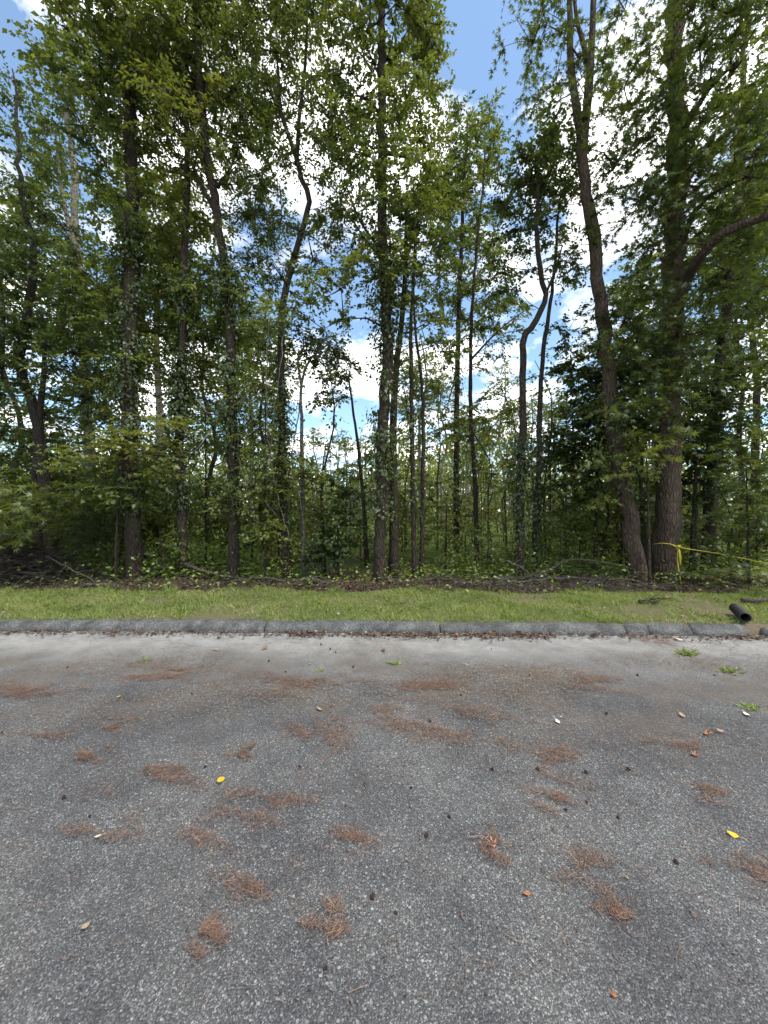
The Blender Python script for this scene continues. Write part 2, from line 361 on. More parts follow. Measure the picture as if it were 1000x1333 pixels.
for q, (a, b) in enumerate(((4.80, 7.4), (7.42, 12), (12.02, 20), (20.02, 40))): kerb_piece(a, b, 0.03, -0.012, 50 + q)

# ------------------------------------------------------------------ plants
def grow(trunk, tips, rg, tip_r, seg=0.35, up=0.5, start=0.0, wob=0.10):
    """connect tips to the trunk; returns list of (pts, radii) and tip directions"""
    nodes = [p for p in trunk]; parent = [i - 1 for i in range(len(trunk))]; nt_ = len(trunk)
    first = int(start * (nt_ - 1))
    order = np.argsort([np.min(np.linalg.norm(trunk[first:] - tp, axis=1)) for tp in tips])
    chains = []; A = np.array(nodes)
    buf = np.zeros((nt_ + len(tips) * 40, 3)); buf[:nt_] = A; cnt = nt_; par = list(parent)
    tipdir = np.zeros((len(tips), 3)); tipnode = {}
    for ti in order:
        tp = tips[ti]
        d = buf[first:cnt] - tp; dist = np.linalg.norm(d, axis=1)
        cost = dist + up * np.maximum(d[:, 2] + 0.35 * dist, 0) + np.where(np.arange(first, cnt) < nt_, 0.15, 0.0)
        bi = first + int(np.argmin(cost)); a = buf[bi].copy(); L = np.linalg.norm(tp - a)
        k = max(1, min(30, int(L / seg + 0.5))); idx = [bi]
        side = rg.normal(0, wob * L, 3); side2 = rg.normal(0, 0.03, (k, 3))
        for s in range(1, k + 1):
            f = s / k
            p = a + (tp - a) * f + math.sin(math.pi * f) * side * 0.6 + np.array([0, 0, 0.10 * L * math.sin(math.pi * f)]) + (side2[s - 1] if s < k else 0)
            buf[cnt] = p; par.append(idx[-1]); idx.append(cnt); cnt += 1
        chains.append(idx); tipdir[ti] = buf[idx[-1]] - buf[idx[-2]]; tipnode[idx[-1]] = 1
    load = np.zeros(cnt)
    for i in tipnode: load[i] = 1
    for i in range(cnt - 1, -1, -1):
        if par[i] >= 0: load[par[i]] += load[i]
    rad = tip_r * np.maximum(load, 1) ** 0.42
    return [(buf[c], c, rad[c]) for c in chains], unit(tipdir), nt_

def spray(tips, dirs, rg, n_tw=5, ln=0.5, k=9, size=0.10, flat=0.55, droop=0.25, var=0.42):
    """leafy twigs around tips -> leaf arrays and twig lines"""
    m = len(tips)
    d = dirs[:, None, :] * np.array([1, 1, 0.5]) + rg.normal(0, 1, (m, n_tw, 3)) * np.array([1.0, 1.0, 1 - flat])
    d = unit(d); L = ln * rg.uniform(0.5, 1.25, (m, n_tw))
    tt = (np.arange(k)[None, None, :] + rg.uniform(0.3, 1.0, (m, n_tw, k))) / k
    P = tips[:, None, None, :] + d[:, :, None, :] * (tt * L[:, :, None])[..., None]
    P[..., 2] -= droop * (tt ** 2) * L[:, :, None]
    up = np.array([0, 0, 1.0]); s = np.cross(d, up); s = unit(s + 1e-6)
    sgn = np.where(np.arange(k) % 2 == 0, 1.0, -1.0)[None, None, :, None]
    D = d[:, :, None, :] * 0.7 + s[:, :, None, :] * sgn * 0.8 + rg.normal(0, 0.35, P.shape); D[..., 2] -= 0.35
    Nn = up + rg.normal(0, 0.55, P.shape)
    S = size * rg.uniform(1 - var, 1 + var, P.shape[:3])
    tw = np.stack([np.broadcast_to(tips[:, None, :], d.shape), tips[:, None, :] + d * L[..., None] * 0.5 - np.array([0, 0, 1]) * (droop * 0.25 * L)[..., None], tips[:, None, :] + d * L[..., None] - np.array([0, 0, 1]) * (droop * L)[..., None]], 2)
    tid = np.broadcast_to(np.arange(m)[:, None, None], S.shape)
    return P.reshape(-1, 3), D.reshape(-1, 3), Nn.reshape(-1, 3), S.ravel(), tid.ravel(), tw.reshape(-1, 3, 3)

def twig_mesh_lines(tw, r0):
    return [(t_[[0, 2]], np.array([r0, r0 * 0.4]), 3) for t_ in tw]

def sample_clumps(clumps, base, rg, kden):
    """clumps: (center(3), radii(3), dens) -> tips relative to base, tint offset by clump"""
    T, O = [], []
    for c, r, dens in clumps:
        area = math.pi * r[0] * r[2]; n = max(2, int(dens * kden * area))
        u = unit(rg.normal(0, 1, (n, 3))) * (rg.uniform(0, 1, (n, 1)) ** (1 / 2.4))
        T.append(np.asarray(c) + u * np.asarray(r) - base); O.append(np.full(n, rg.normal(0, 0.06)))
    return np.concatenate(T), np.concatenate(O)

def trunk_mesh(name, line, r0, r1, rg, sides=12, flare=0.5, bumpy=0.06, power=0.8):
    n = len(line); h = np.concatenate([[0], np.cumsum(np.linalg.norm(np.diff(line, axis=0), axis=1))]); H = h[-1]
    r = r1 + (r0 - r1) * (1 - h / H) ** power
    th = np.arange(sides) * 2 * math.pi / sides; ph = rg.uniform(0, 6.28, 6)
    lob = 1 + 1.3 * flare * np.exp(-h / 0.20)[:, None] * (0.55 + 0.45 * np.sin(th * 5 + ph[0])[None, :])
    ir = 1 + bumpy * (np.sin(th[None, :] * 3 + ph[1] + h[:, None] * 1.3) + np.sin(th[None, :] * 2 + ph[2] - h[:, None] * 3.1) * 0.7 + rg.normal(0, 0.35, (n, sides)))
    return (line, r[:, None] * lob * ir, sides), r

TRI = 0
def plant(name, label, cat, pts, r0, r1, clumps, seed, group=None, bark='bark', mat='leaf', tint=(0.5, 0.18), kden=17.0, tpl=OVAL,
          sp=None, start=0.25, sides=12, flare=0.5, forks=(), limbs=(), ivy=None, tip_r=0.0055, twigs=True, step=0.22, up=0.5, crown_name='crown', shoots=0):
    rg = np.random.default_rng(seed)
    base = np.array(pts[0], float); base[2] = float(gz(base[0], base[1]))
    root = empty(name, base); tag(root, label, cat, group)
    P = [np.array(p, float) - base for p in pts]; P[0] = np.array([0, 0, -0.12])
    line = smooth_line(P, step)
    line[3:-1] += rg.normal(0, 0.12 * r0, (max(0, len(line) - 4), 3)) * np.array([1, 1, 0])
    tl, tr_ = trunk_mesh('trunk', line, r0, r1, rg, sides, flare)
    link('trunk', tubes_mesh('trunk', [tl]), M[bark], root)
    allnodes = [line]; extra = []
    for f in list(forks) + list(limbs):
        fl = smooth_line([np.array(p, float) - base for p in f[0]], step)
        a, b = f[1], f[2]
        rr = np.linspace(a, b, len(fl)); extra.append((fl, rr, 8)); 
        o = link('limb', tubes_mesh('limb', [(fl, rr[:, None] * (1 + 0.05 * rg.normal(0, 1, (len(fl), 8))), 8)]), M[bark], root)
        allnodes.append(fl)
    if clumps:
        tips, off = sample_clumps(clumps, base, rg, kden)
        tips = tips[tips[:, 2] > 0.12]; off = off[:len(tips)]
        skel = np.concatenate(allnodes)
        # trunk nodes first; start fraction skips the bare lower stem
        keep = np.concatenate([line[int(start * (len(line) - 1)):]] + allnodes[1:])
        ch, dirs, nt_ = grow(keep, tips, rg, tip_r, up=up)
        bl = []
        for p, idx, rad in ch:
            rr = rad.copy()
            if idx[0] < nt_: rr[0] = min(rr[1] * 1.2, r0 * 0.7)
            else: rr[0] = min(rr[0], rr[1] * 1.5)
            rr = np.minimum(rr, max(r0 * 0.45, 0.012)); rr[-1] = tip_r * 0.8
            bl.append((p, rr, 5 if rr.max() > 0.012 else 4))
        link('branches', tubes_mesh('branches', bl), M[bark], root)['kind'] = 'stuff'
        s = dict(n_tw=6, ln=0.45, k=11, size=0.08); s.update(sp or {})
        LP, LD, LN, LS, tid, tw = spray(tips, dirs, rg, **s)
        lt = np.clip(tint[0] + off[tid] + rg.normal(0, tint[1] * 0.5, len(tips))[tid] + rg.normal(0, tint[1] * 0.6, len(LP)), 0, 1)
        crown = link(crown_name, leaves_mesh('crown', LP, LD, LN, LS, tpl, lt), M[mat], root); crown['kind'] = 'stuff'
        if twigs:
            tg = link('twigs', tubes_mesh('twigs', twig_mesh_lines(tw, tip_r * 0.6)), M[bark], root); tg['kind'] = 'stuff'
    if ivy:
        z0, z1, n = ivy[:3]; spread_ = ivy[3] if len(ivy) > 3 else 0.16
        hs = rg.uniform(z0, z1, n); hz = line[:, 2]; ii = np.clip(np.searchsorted(hz, hs), 1, len(hz) - 1)
        f = (hs - hz[ii - 1]) / np.maximum(hz[ii] - hz[ii - 1], 1e-6); C = line[ii - 1] + (line[ii] - line[ii - 1]) * f[:, None]
        # vine climbs in patches
        ang = rg.uniform(0, 2 * math.pi, n); patch = np.sin(hs * 2.3 + seed) + np.sin(hs * 5.1 + 2 * np.sin(ang + seed))
        ok = patch + rg.normal(0, 0.5, n) > -0.5; C, ang, ii = C[ok], ang[ok], ii[ok]
        o = np.stack([np.cos(ang), np.sin(ang), np.zeros(len(ang))], -1)
        ex = np.abs(rg.normal(0, spread_, len(ang)))
        Pp = C + o * (tr_[ii] * 0.95 + ex)[:, None]
        Dd = o * 0.5 + rg.normal(0, 0.5, o.shape) + np.array([0, 0, -0.8]); Nn = o + np.array([0, 0, 0.6]) + rg.normal(0, 0.4, o.shape)
        iv = link('climbing_vine', leaves_mesh('climbing_vine', Pp, Dd, Nn, 0.075 * rg.uniform(0.6, 1.3, len(ang)), OVAL, np.clip(rg.normal(0.30, 0.14, len(ang)), 0, 1)), M['leaf'], root); iv['kind'] = 'stuff'
    return root

def cl(px, py, rx, ry, Y, dY, dens=1.0):
    """ellipsoid clump of foliage, given where it stands"""
    k = Y / FPX
    return (at(px, py, Y), np.array([rx * k, dY, ry * k]), dens)
def tp(Y, *pp): return [at(x, y, Y if len(q) < 3 else q[2]) for q in pp for x, y in [q[:2]]]

STARSP = dict(n_tw=5, ln=0.42, k=7, size=0.088, droop=0.35)
# ---- the roadside trees, as they stand along the verge
plant('roadside_tree', 'tall straight vine-clad tree with brown fibrous base next to the brush pile', 'tree',
      tp(7.5, (178, 756), (171, 640), (168, 520), (170, 400), (171, 250), (169, 120), (166, 0), (160, -140), (158, -300)), 0.155, 0.05,
      [cl(150, 60, 95, 75, 7.2, 1.4, 1.25), cl(110, 130, 60, 60, 6.9, 1.0, 0.8), cl(185, 150, 60, 70, 7.8, 1.2, 1.0), cl(120, 235, 45, 50, 7.6, 1.0, .45),
       cl(140, 420, 75, 95, 8.0, 1.2, .9), cl(215, 300, 60, 80, 7.9, 1.2, .8), cl(110, -60, 90, 60, 7.0, 1.5, .9), cl(205, -80, 90, 70, 7.4, 1.5, .9)], 11,
      tint=(0.50, 0.2), ivy=(1.3, 7.0, 8500), start=0.2, sides=14, flare=0.7)
plant('roadside_tree', 'slim tree with brown flaking bark between two thicker vine-clad trunks', 'tree',
      tp(7.8, (240, 756), (236, 640), (233, 520), (238, 420), (240, 330), (244, 210), (240, 120), (244, 10)), 0.10, 0.03,
      [cl(235, 260, 55, 60, 8.3, 1.1, .8), cl(205, 400, 50, 80, 8.5, 1.0, .8), cl(262, 420, 40, 90, 8.4, 1.0, .7), cl(245, 120, 60, 60, 8.4, 1.1, .8)], 12,
      tint=(0.60, 0.18), ivy=(1.4, 6.0, 5500), sides=12)
plant('roadside_tree', 'dark leaning tree bending aside above its vine-covered trunk', 'tree',
      tp(7.6, (304, 753), (303, 640), (302, 540), (300, 450), (290, 330), (270, 200), (259, 100), (256, 0), (250, -120)), 0.115, 0.04,
      [cl(290, 60, 70, 70, 7.7, 1.4, 1.0), cl(220, 60, 60, 70, 7.5, 1.2, 1.0), cl(325, 150, 55, 70, 7.9, 1.2, .9), cl(325, 260, 45, 60, 8.0, 1.1, .75), cl(250, 170, 50, 60, 7.3, 1.0, .7),
       cl(300, 400, 60, 70, 8.0, 1.0, .55), cl(290, -70, 90, 60, 7.3, 1.4, .9)], 13, tpl=LONG, sp=dict(size=.098),
      limbs=[(tp(7.6, (272, 215), (240, 160), (205, 120), (175, 90)), .05, .015), (tp(7.6, (284, 285), (262, 240), (235, 180), (215, 140)), .045, .012), (tp(7.6, (283, 245), (300, 220), (306, 205)), .035, .012)],
      tint=(0.56, 0.2), ivy=(1.3, 6.5, 6000), start=.25)
plant('roadside_tree', 'crooked thin tree twisting upward with an S-bend and tangled vines', 'tree',
      tp(7.7, (374, 752), (369, 640), (366, 520), (366, 450), (372, 380), (390, 310), (403, 262), (394, 235), (380, 190), (366, 145), (362, 90)), 0.095, 0.03,
      [cl(350, 60, 50, 60, 7.9, 1.1, .75), cl(400, 50, 45, 60, 7.8, 1.0, .65), cl(355, 180, 45, 50, 7.8, 1.0, .55), cl(415, 160, 40, 60, 7.7, 1.0, .5), cl(385, 360, 40, 40, 7.9, .8, .4), cl(370, -40, 80, 50, 7.6, 1.2, .7), cl(365, 270, 45, 55, 7.9, 1.0, .5), cl(420, 230, 40, 60, 7.8, 1.0, .4), cl(430, 330, 40, 50, 7.9, .9, .35), cl(340, 330, 40, 50, 7.9, .9, .6)], 14,
      sp=dict(size=.068, k=12), forks=[(tp(7.7, (386, 215), (390, 150), (397, 90), (400, 20), (402, -60)), .045, .015)], limbs=[(tp(7.7, (362, 140), (345, 110), (332, 95)), .025, .01)],
      tint=(0.45, 0.2), ivy=(1.0, 4.5, 2600, .2), start=.35)
plant('roadside_tree', 'tall straight dark-trunked tree with a second stem rising behind it', 'tree',
      tp(7.4, (494, 762), (497, 650), (498, 560), (504, 470), (503, 410), (497, 300), (497, 180), (497, 60), (496, -60), (494, -220)), 0.125, 0.045,
      [cl(495, 60, 70, 70, 7.4, 1.4, .95), cl(440, 110, 50, 50, 7.3, 1.2, .85), cl(540, 60, 40, 60, 7.5, 1.0, .9), cl(540, 190, 50, 70, 7.5, 1.2, 1.0), cl(455, 210, 50, 60, 7.4, 1.1, .75),
       cl(505, 270, 60, 60, 7.3, 1.2, .85), cl(550, 300, 45, 55, 7.4, 1.0, .75), cl(455, 310, 45, 50, 7.5, 1.0, .45), cl(500, 375, 60, 35, 7.5, 1.0, .8), cl(440, 385, 45, 30, 7.0, .8, .8), cl(400, 410, 40, 30, 7.0, .6, .7), cl(500, 340, 30, 40, 6.9, .4, .8), cl(440, -40, 80, 55, 7.2, 1.5, .8), cl(545, -70, 60, 50, 7.2, 1.5, .7)], 15,
      forks=[(tp(7.4, (512, 765, 7.75), (513, 660, 7.75), (512, 560, 7.7), (516, 480, 7.6), (523, 420, 7.6), (528, 340, 7.6), (530, 250, 7.6)), .105, .03)],
      limbs=[(tp(7.4, (498, 200), (530, 205), (560, 220), (580, 235)), .035, .01), (tp(7.4, (498, 155), (480, 130), (462, 125)), .035, .012), (tp(7.4, (499, 330), (470, 290), (450, 240)), .035, .012)],
      tint=(0.56, 0.2), ivy=(1.2, 7.0, 5000), start=.3, sides=14)
plant('roadside_tree', 'crooked tree with a bare stem kinked sideways halfway up', 'tree',
      tp(7.7, (676, 750), (678, 640), (680, 540), (681, 450), (690, 428), (704, 405), (711, 382), (703, 350), (698, 300), (700, 240)), 0.095, 0.03,
      [cl(690, 240, 48, 55, 8.0, 1.0, .95), cl(715, 215, 42, 48, 8.0, .9, .8), cl(720, 330, 35, 45, 8.0, .9, .5), cl(655, 370, 35, 45, 8.0, .9, .4), cl(675, 320, 40, 35, 8.0, .8, .5), cl(660, 250, 25, 40, 8.1, .8, .45)], 16,
      bark='bark', forks=[(tp(7.7, (711, 382), (724, 350), (732, 320)), .03, .012)], tint=(0.30, 0.15), ivy=(0.5, 2.9, 1500, .10), start=.7)
plant('roadside_tree', 'slender upright tree close beside the kinked stem', 'tree',
      tp(8.1, (696, 748), (700, 640), (703, 540), (706, 470), (714, 410), (722, 350), (726, 280)), 0.07, 0.022,
      [cl(722, 250, 40, 50, 8.4, .9, .7), cl(735, 190, 30, 35, 8.4, .8, .45), cl(728, 440, 30, 25, 8.3, .6, .6)], 17, tint=(0.28, 0.15), ivy=(0.5, 3.0, 900, .10), start=.5)
plant('roadside_tree', 'leaning grey-brown tree that forks high up beside the thickest trunk', 'tree',
      tp(7.2, (835, 753), (817, 660), (803, 590), (790, 480), (776, 330), (763, 240), (757, 180)), 0.14, 0.09,
      [cl(735, 50, 50, 60, 7.1, 1.2, .8), cl(690, 20, 40, 40, 6.9, 1.0, .7), cl(785, 90, 40, 65, 7.1, 1.0, .65), cl(725, 130, 35, 40, 7.0, .9, .55), cl(800, 200, 30, 50, 7.0, .8, .7), cl(770, 190, 40, 40, 7.1, .9, .7), cl(740, 270, 30, 40, 7.2, .8, .5), cl(785, 290, 30, 40, 7.0, .8, .6), cl(790, 420, 30, 45, 6.9, .5, .8), cl(800, 520, 30, 40, 6.8, .5, .9), cl(800, 30, 30, 40, 7.0, 1.0, .4), cl(745, -60, 80, 50, 7.0, 1.3, .6)], 18,
      forks=[(tp(7.2, (758, 190), (750, 140), (743, 80), (742, 20), (738, -80)), .085, .03), (tp(7.2, (758, 195), (765, 130), (769, 80), (772, 20), (775, -80)), .095, .035), (tp(7.2, (768, 90), (757, 50), (750, 20), (745, -30)), .05, .02)],
      bark='bark_big', tint=(0.36, 0.16), tpl=STAR, sp=STARSP, kden=15, start=.45, sides=14, ivy=(1.6, 3.6, 1000, .12))
plant('roadside_tree', 'thickest red-brown trunk with yellow rope tied round it', 'tree',
      tp(7.4, (866, 755), (868, 690), (868, 620), (872, 520), (877, 400), (881, 260), (882, 130), (878, 20), (874, -120), (872, -300)), 0.22, 0.085,
      [cl(850, 270, 60, 60, 6.9, 1.0, 1.0), cl(935, 200, 70, 70, 6.6, 1.2, 1.1), cl(960, 310, 60, 55, 6.9, .7, .9), cl(880, 60, 70, 60, 6.6, 1.2, .9), cl(960, 60, 60, 70, 6.2, 1.2, 1.2), cl(850, 390, 50, 60, 7.2, 1.0, 1.0),
       cl(940, 410, 60, 60, 6.8, 1.0, .9), cl(830, 180, 30, 40, 6.9, .8, .6), cl(900, 480, 60, 45, 6.9, .8, .8), cl(930, -50, 100, 60, 6.2, 1.5, 1.0), cl(1010, 200, 40, 90, 6.2, 1.0, 1.0), cl(1075, 250, 55, 50, 5.9, .6, .8), cl(985, 265, 40, 25, 5.9, .35, .7), cl(820, 470, 40, 50, 7.0, .8, .9), cl(875, 440, 40, 40, 6.7, .5, 1.0), cl(870, 160, 45, 40, 6.7, .6, 1.0), cl(890, 250, 45, 40, 6.6, .5, 1.0), cl(855, 530, 40, 30, 6.8, .4, .9), cl(810, 400, 35, 40, 6.9, .5, .8)], 19,
      limbs=[(tp(7.2, (882, 405), (893, 368, 6.95), (912, 335, 6.5), (943, 303, 6.1), (995, 284, 5.9), (1070, 262, 5.8), (1130, 225, 5.8)), .105, .02), (tp(7.3, (886, 320), (905, 275, 7.0), (935, 248, 6.8), (975, 230, 6.5)), .06, .02), (tp(7.3, (886, 180), (920, 120, 6.9), (960, 80, 6.4)), .06, .02)],
      bark='bark_big', tint=(0.42, 0.17), tpl=STAR, sp=dict(STARSP, n_tw=5), kden=19, start=.22, sides=18, flare=.45)
plant('roadside_tree', 'dark vine-wrapped trunk standing behind the yellow rope', 'tree',
      tp(8.4, (922, 757), (924, 680), (927, 600), (932, 520), (941, 430), (950, 370), (958, 300), (965, 200), (968, 60)), 0.14, 0.04,
      [cl(960, 350, 45, 60, 8.6, 1.0, .9), cl(925, 330, 40, 50, 8.8, 1.0, .8), cl(985, 250, 45, 80, 8.6, 1.0, .9), cl(960, 470, 50, 50, 8.3, .9, .9), cl(985, 120, 40, 80, 8.4, 1.0, .8)], 20,
      bark='bark_dark', tint=(0.33, 0.15), ivy=(0.4, 4.5, 2600, .14), start=.3)
plant('roadside_tree', 'shaggy double-stemmed trunk rising behind the dark brush pile', 'tree',
      tp(8.3, (66, 752), (62, 680), (55, 600), (44, 530), (26, 480), (30, 440), (38, 395), (44, 330), (32, 270), (24, 200), (22, 140), (16, 90)), 0.13, 0.012,
      [cl(30, 240, 55, 60, 8.4, 1.1, .65), cl(60, 330, 60, 50, 8.5, 1.0, .6), cl(20, 350, 45, 60, 8.2, 1.0, .8), cl(60, 440, 60, 60, 8.5, 1.0, .9), cl(0, 470, 45, 60, 8.0, 1.0, .9), cl(20, 140, 30, 45, 8.5, .9, .5), cl(95, 520, 60, 45, 8.4, .9, .8), cl(-20, 560, 45, 45, 8.0, .8, .8)], 21,
      forks=[(tp(8.3, (52, 752), (50, 690), (47, 620), (52, 540), (58, 470), (54, 400)), .10, .03), (tp(8.3, (2, 480), (4, 420), (0, 360)), .05, .02)],
      bark='bark_dark', tint=(0.38, 0.18), start=.3)
plant('forest_tree', 'forked pale trunk showing against white sky behind the tall vine-clad tree', 'tree',
      tp(13.5, (118, 735), (115, 560), (108, 400), (102, 340), (96, 295), (97, 220), (86, 140), (84, 60)), 0.20, 0.05,
      [cl(90, 130, 28, 35, 13.5, 1.4, .5), cl(60, 200, 35, 45, 13.5, 1.4, .45), cl(120, 420, 60, 50, 13.5, 1.4, .6), cl(75, 300, 40, 40, 13.5, 1.4, .4)], 22,
      bark='bark_pale', forks=[(tp(13.5, (102, 340), (88, 285), (78, 230), (72, 170)), .10, .03)], limbs=[(tp(13.5, (93, 180), (104, 168), (112, 158)), .05, .02)], tint=(0.42, .15), start=.4, sp=dict(size=.13, ln=.6))
# twin thin trunks beside the two-stemmed tall tree, and their neighbours
def slim(label, pts, Y, r0, r1, clumps, seed, **kw):
    return plant('slim_tree', label, 'tree', tp(Y, *pts), r0, r1, clumps, seed, **kw)
slim('thin unforked straight trunk of the close pair by the two-stemmed tall tree', [(540, 757), (538, 640), (536, 520), (535, 420), (541, 330), (548, 240)], 7.7, .055, .02,
     [cl(545, 420, 40, 35, 7.8, .8, .7), cl(560, 500, 35, 30, 7.8, .7, .5), cl(535, 330, 40, 40, 7.8, .8, .4), cl(570, 340, 30, 40, 7.8, .7, .5)], 31, tint=(.5, .18), start=.4, ivy=(1.2, 3.4, 500, .12))
slim('thin trunk of the close pair that kinks aside halfway up', [(549, 758), (550, 660), (551, 560), (549, 500), (541, 430), (538, 370)], 7.8, .05, .018,
     [cl(575, 455, 30, 25, 7.9, .6, .6), cl(580, 560, 35, 30, 7.8, .6, .5), cl(520, 470, 25, 25, 7.9, .6, .3)], 32, tint=(.5, .18), start=.4)
slim('tall slim tree deeper in, ivy up to its fork against blue sky', [(594, 724), (594, 620), (595, 520), (597, 420), (601, 320), (606, 220), (610, 150)], 11.5, .10, .03,
     [cl(612, 200, 36, 55, 11.6, 1.2, .8), cl(590, 290, 40, 50, 11.6, 1.2, .6), cl(625, 320, 34, 45, 11.6, 1.2, .5), cl(600, 400, 45, 40, 11.6, 1.1, .5), cl(575, 230, 30, 50, 11.6, 1.2, .6), cl(650, 400, 40, 40, 11.6, 1.2, .35), cl(610, 560, 40, 35, 11.3, 1.0, .5)], 33, tint=(.45, .18), start=.4, tpl=LONG, sp=dict(size=.13), ivy=(.8, 5.5, 1500, .15))
slim('slim tree with low spreading side branches beside its ivy-clad twin', [(621, 735), (619, 640), (613, 540), (613, 440), (620, 330), (628, 250), (632, 190)], 9.8, .065, .02,
     [cl(635, 200, 28, 40, 9.9, 1.0, .5), cl(632, 440, 45, 40, 9.8, 1.0, .5), cl(640, 540, 45, 35, 9.7, .9, .5), cl(655, 620, 40, 30, 9.6, .8, .5), cl(640, 310, 35, 40, 9.8, 1.0, .35)], 34, tint=(.55, .18), start=.3,
     limbs=[(tp(9.8, (614, 560), (640, 610, 9.7), (628, 660, 9.7)), .02, .01), (tp(9.8, (612, 470), (650, 430), (690, 400)), .03, .008)], bark='bark_dark')
slim('pale thin forked stem arching among tangled shrubs', [(395, 745), (394, 640), (393, 560), (392, 500), (405, 468), (432, 445)], 8.0, .06, .015,
     [cl(430, 480, 40, 50, 8.1, .7, .8), cl(400, 450, 35, 30, 8.1, .7, .5)], 35, bark='bark_pale', tint=(.2, .12), start=.5,
     forks=[(tp(8.0, (393, 505), (388, 470), (396, 452), (420, 440)), .03, .012)])
slim('leaning bare dark pole against blue sky beside the two-stemmed tall tree', [(478, 740), (474, 660), (466, 580), (458, 520), (454, 490)], 9.5, .06, .02,
     [cl(440, 520, 25, 20, 9.5, .5, .3), cl(478, 620, 35, 30, 9.5, .7, .4)], 36, tint=(.45, .15), start=.4)
slim('thin dark trunk squeezed between leaning tree and thickest trunk', [(840, 750), (838, 690), (834, 640), (836, 590), (842, 530)], 8.2, .055, .02,
     [cl(845, 540, 45, 45, 8.2, .7, .8)], 37, bark='bark_dark', tint=(.2, .1), start=.4)
slim('thin dark sapling trunk between the thickest trunk and the vine-wrapped one', [(899, 752), (902, 690), (905, 620), (908, 560)], 8.0, .04, .02,
     [cl(905, 560, 40, 35, 8.1, .7, 1.0), cl(915, 620, 30, 30, 8.1, .6, .6)], 38, bark='bark_dark', tint=(.15, .1), start=.4)
slim('thin dark stem with hanging leaves beside the two-stemmed tall tree', [(424, 752), (422, 700), (418, 640), (424, 580)], 7.9, .03, .012,
     [cl(425, 640, 30, 40, 7.9, .5, .7)], 39, bark='bark_dark', tint=(.2, .1), start=.4)

# ---- low sprays, shrubs and saplings along the edge
def shrub(name, label, px, py, Y, clumps, seed, h=None, cat='shrub', **kw):
    top = max(c[0][2] + 0.3 * c[1][2] for c in clumps); c0 = clumps[0][0]
    b = at(px, py, Y); z = float(gz(b[0], b[1]))
    p = [b, np.array([b[0] * .8 + c0[0] * .2, Y, z + (top - z) * .4]), np.array([b[0] * .5 + c0[0] * .5, Y, z + (top - z) * .85])]
    a = dict(group=None, kden=20, tint=(.35, .15), start=0.08, sides=6, flare=.1, tip_r=.004, step=.15); a.update(kw)
    return plant(name, label, cat, p, a.pop('r0', .03), .008, clumps, seed, crown_name='foliage', **a)
shrub('understory_maple', 'low pale-green maple spraying over the brush pile', 30, 758, 7.3, [cl(45, 655, 65, 35, 7.0, .6, 1.0), cl(10, 690, 40, 25, 6.9, .5, .9), cl(90, 640, 30, 30, 7.1, .5, .7), cl(-20, 640, 40, 40, 7.0, .5, .9)], 41, tpl=STAR, sp=dict(n_tw=4, ln=.35, k=6, size=.115, flat=.8), tint=(.66, .14))
shrub('understory_maple', 'tiered light-green sapling with flat leaf layers before the straight vine-clad trunk', 150, 757, 7.2, [cl(160, 580, 60, 25, 7.0, .6, .9), cl(110, 600, 45, 25, 6.9, .5, .9), cl(205, 560, 45, 30, 7.1, .5, .8), cl(140, 640, 50, 25, 7.1, .5, .8), cl(210, 610, 35, 30, 7.2, .5, .6), cl(170, 500, 60, 35, 7.6, .6, .6)], 42, sp=dict(n_tw=5, ln=.4, k=8, size=.085, flat=.8), tint=(.66, .15))
shrub('cedar_sapling', 'soft feathery dark evergreen sapling beside the straight trunk', 138, 760, 7.9, [cl(130, 690, 35, 40, 7.8, .5, 1.6), cl(125, 640, 25, 30, 7.8, .4, 1.2), cl(95, 700, 30, 30, 7.9, .5, 1.2)], 43, sp=dict(n_tw=7, ln=.35, k=16, size=.085, flat=.3), tpl=LONG * np.array([1, .35, 1]), tint=(.22, .1))
shrub('shrub', 'green leafy shrub at the foot of the straight vine-clad trunk', 215, 758, 7.6, [cl(205, 725, 30, 25, 7.6, .4, .8), cl(225, 700, 22, 22, 7.6, .4, .5), cl(140, 735, 40, 20, 7.5, .4, .6)], 44, tint=(.38, .15))
shrub('shrub', 'grey-green tangled shrub draped in pale vines', 345, 757, 7.5, [cl(345, 600, 45, 50, 7.4, .6, .95), cl(330, 520, 45, 40, 7.5, .6, .7), cl(355, 680, 45, 50, 7.5, .6, .8), cl(400, 620, 35, 50, 7.6, .5, .7), cl(300, 640, 35, 40, 7.5, .5, .6), cl(350, 450, 35, 40, 7.7, .6, .5)], 45, sp=dict(n_tw=6, ln=.35, k=9, size=.065), tint=(.62, .16))
shrub('shrub', 'dark glossy evergreen shrub beside the two-stemmed tall tree', 440, 757, 7.7, [cl(440, 690, 40, 40, 7.7, .5, 1.0), cl(420, 720, 40, 25, 7.6, .4, .9), cl(460, 650, 30, 25, 7.8, .4, .6)], 46, tint=(.15, .1))
shrub('shrub', 'yellow-green shrub in the gap beside the two-stemmed tall tree', 580, 755, 8.6, [cl(585, 700, 45, 35, 8.5, .6, .6), cl(570, 640, 40, 30, 8.6, .6, .5), cl(530, 650, 30, 40, 8.5, .5, .5)], 47, tint=(.62, .15))
shrub('shrub', 'brownish twiggy thicket behind the fallen branches', 625, 758, 7.7, [cl(600, 735, 40, 20, 7.7, .5, .6), cl(645, 730, 40, 25, 7.7, .5, .6), cl(650, 690, 30, 30, 7.9, .5, .4)], 48, tint=(.45, .2), sp=dict(size=.06, k=6))
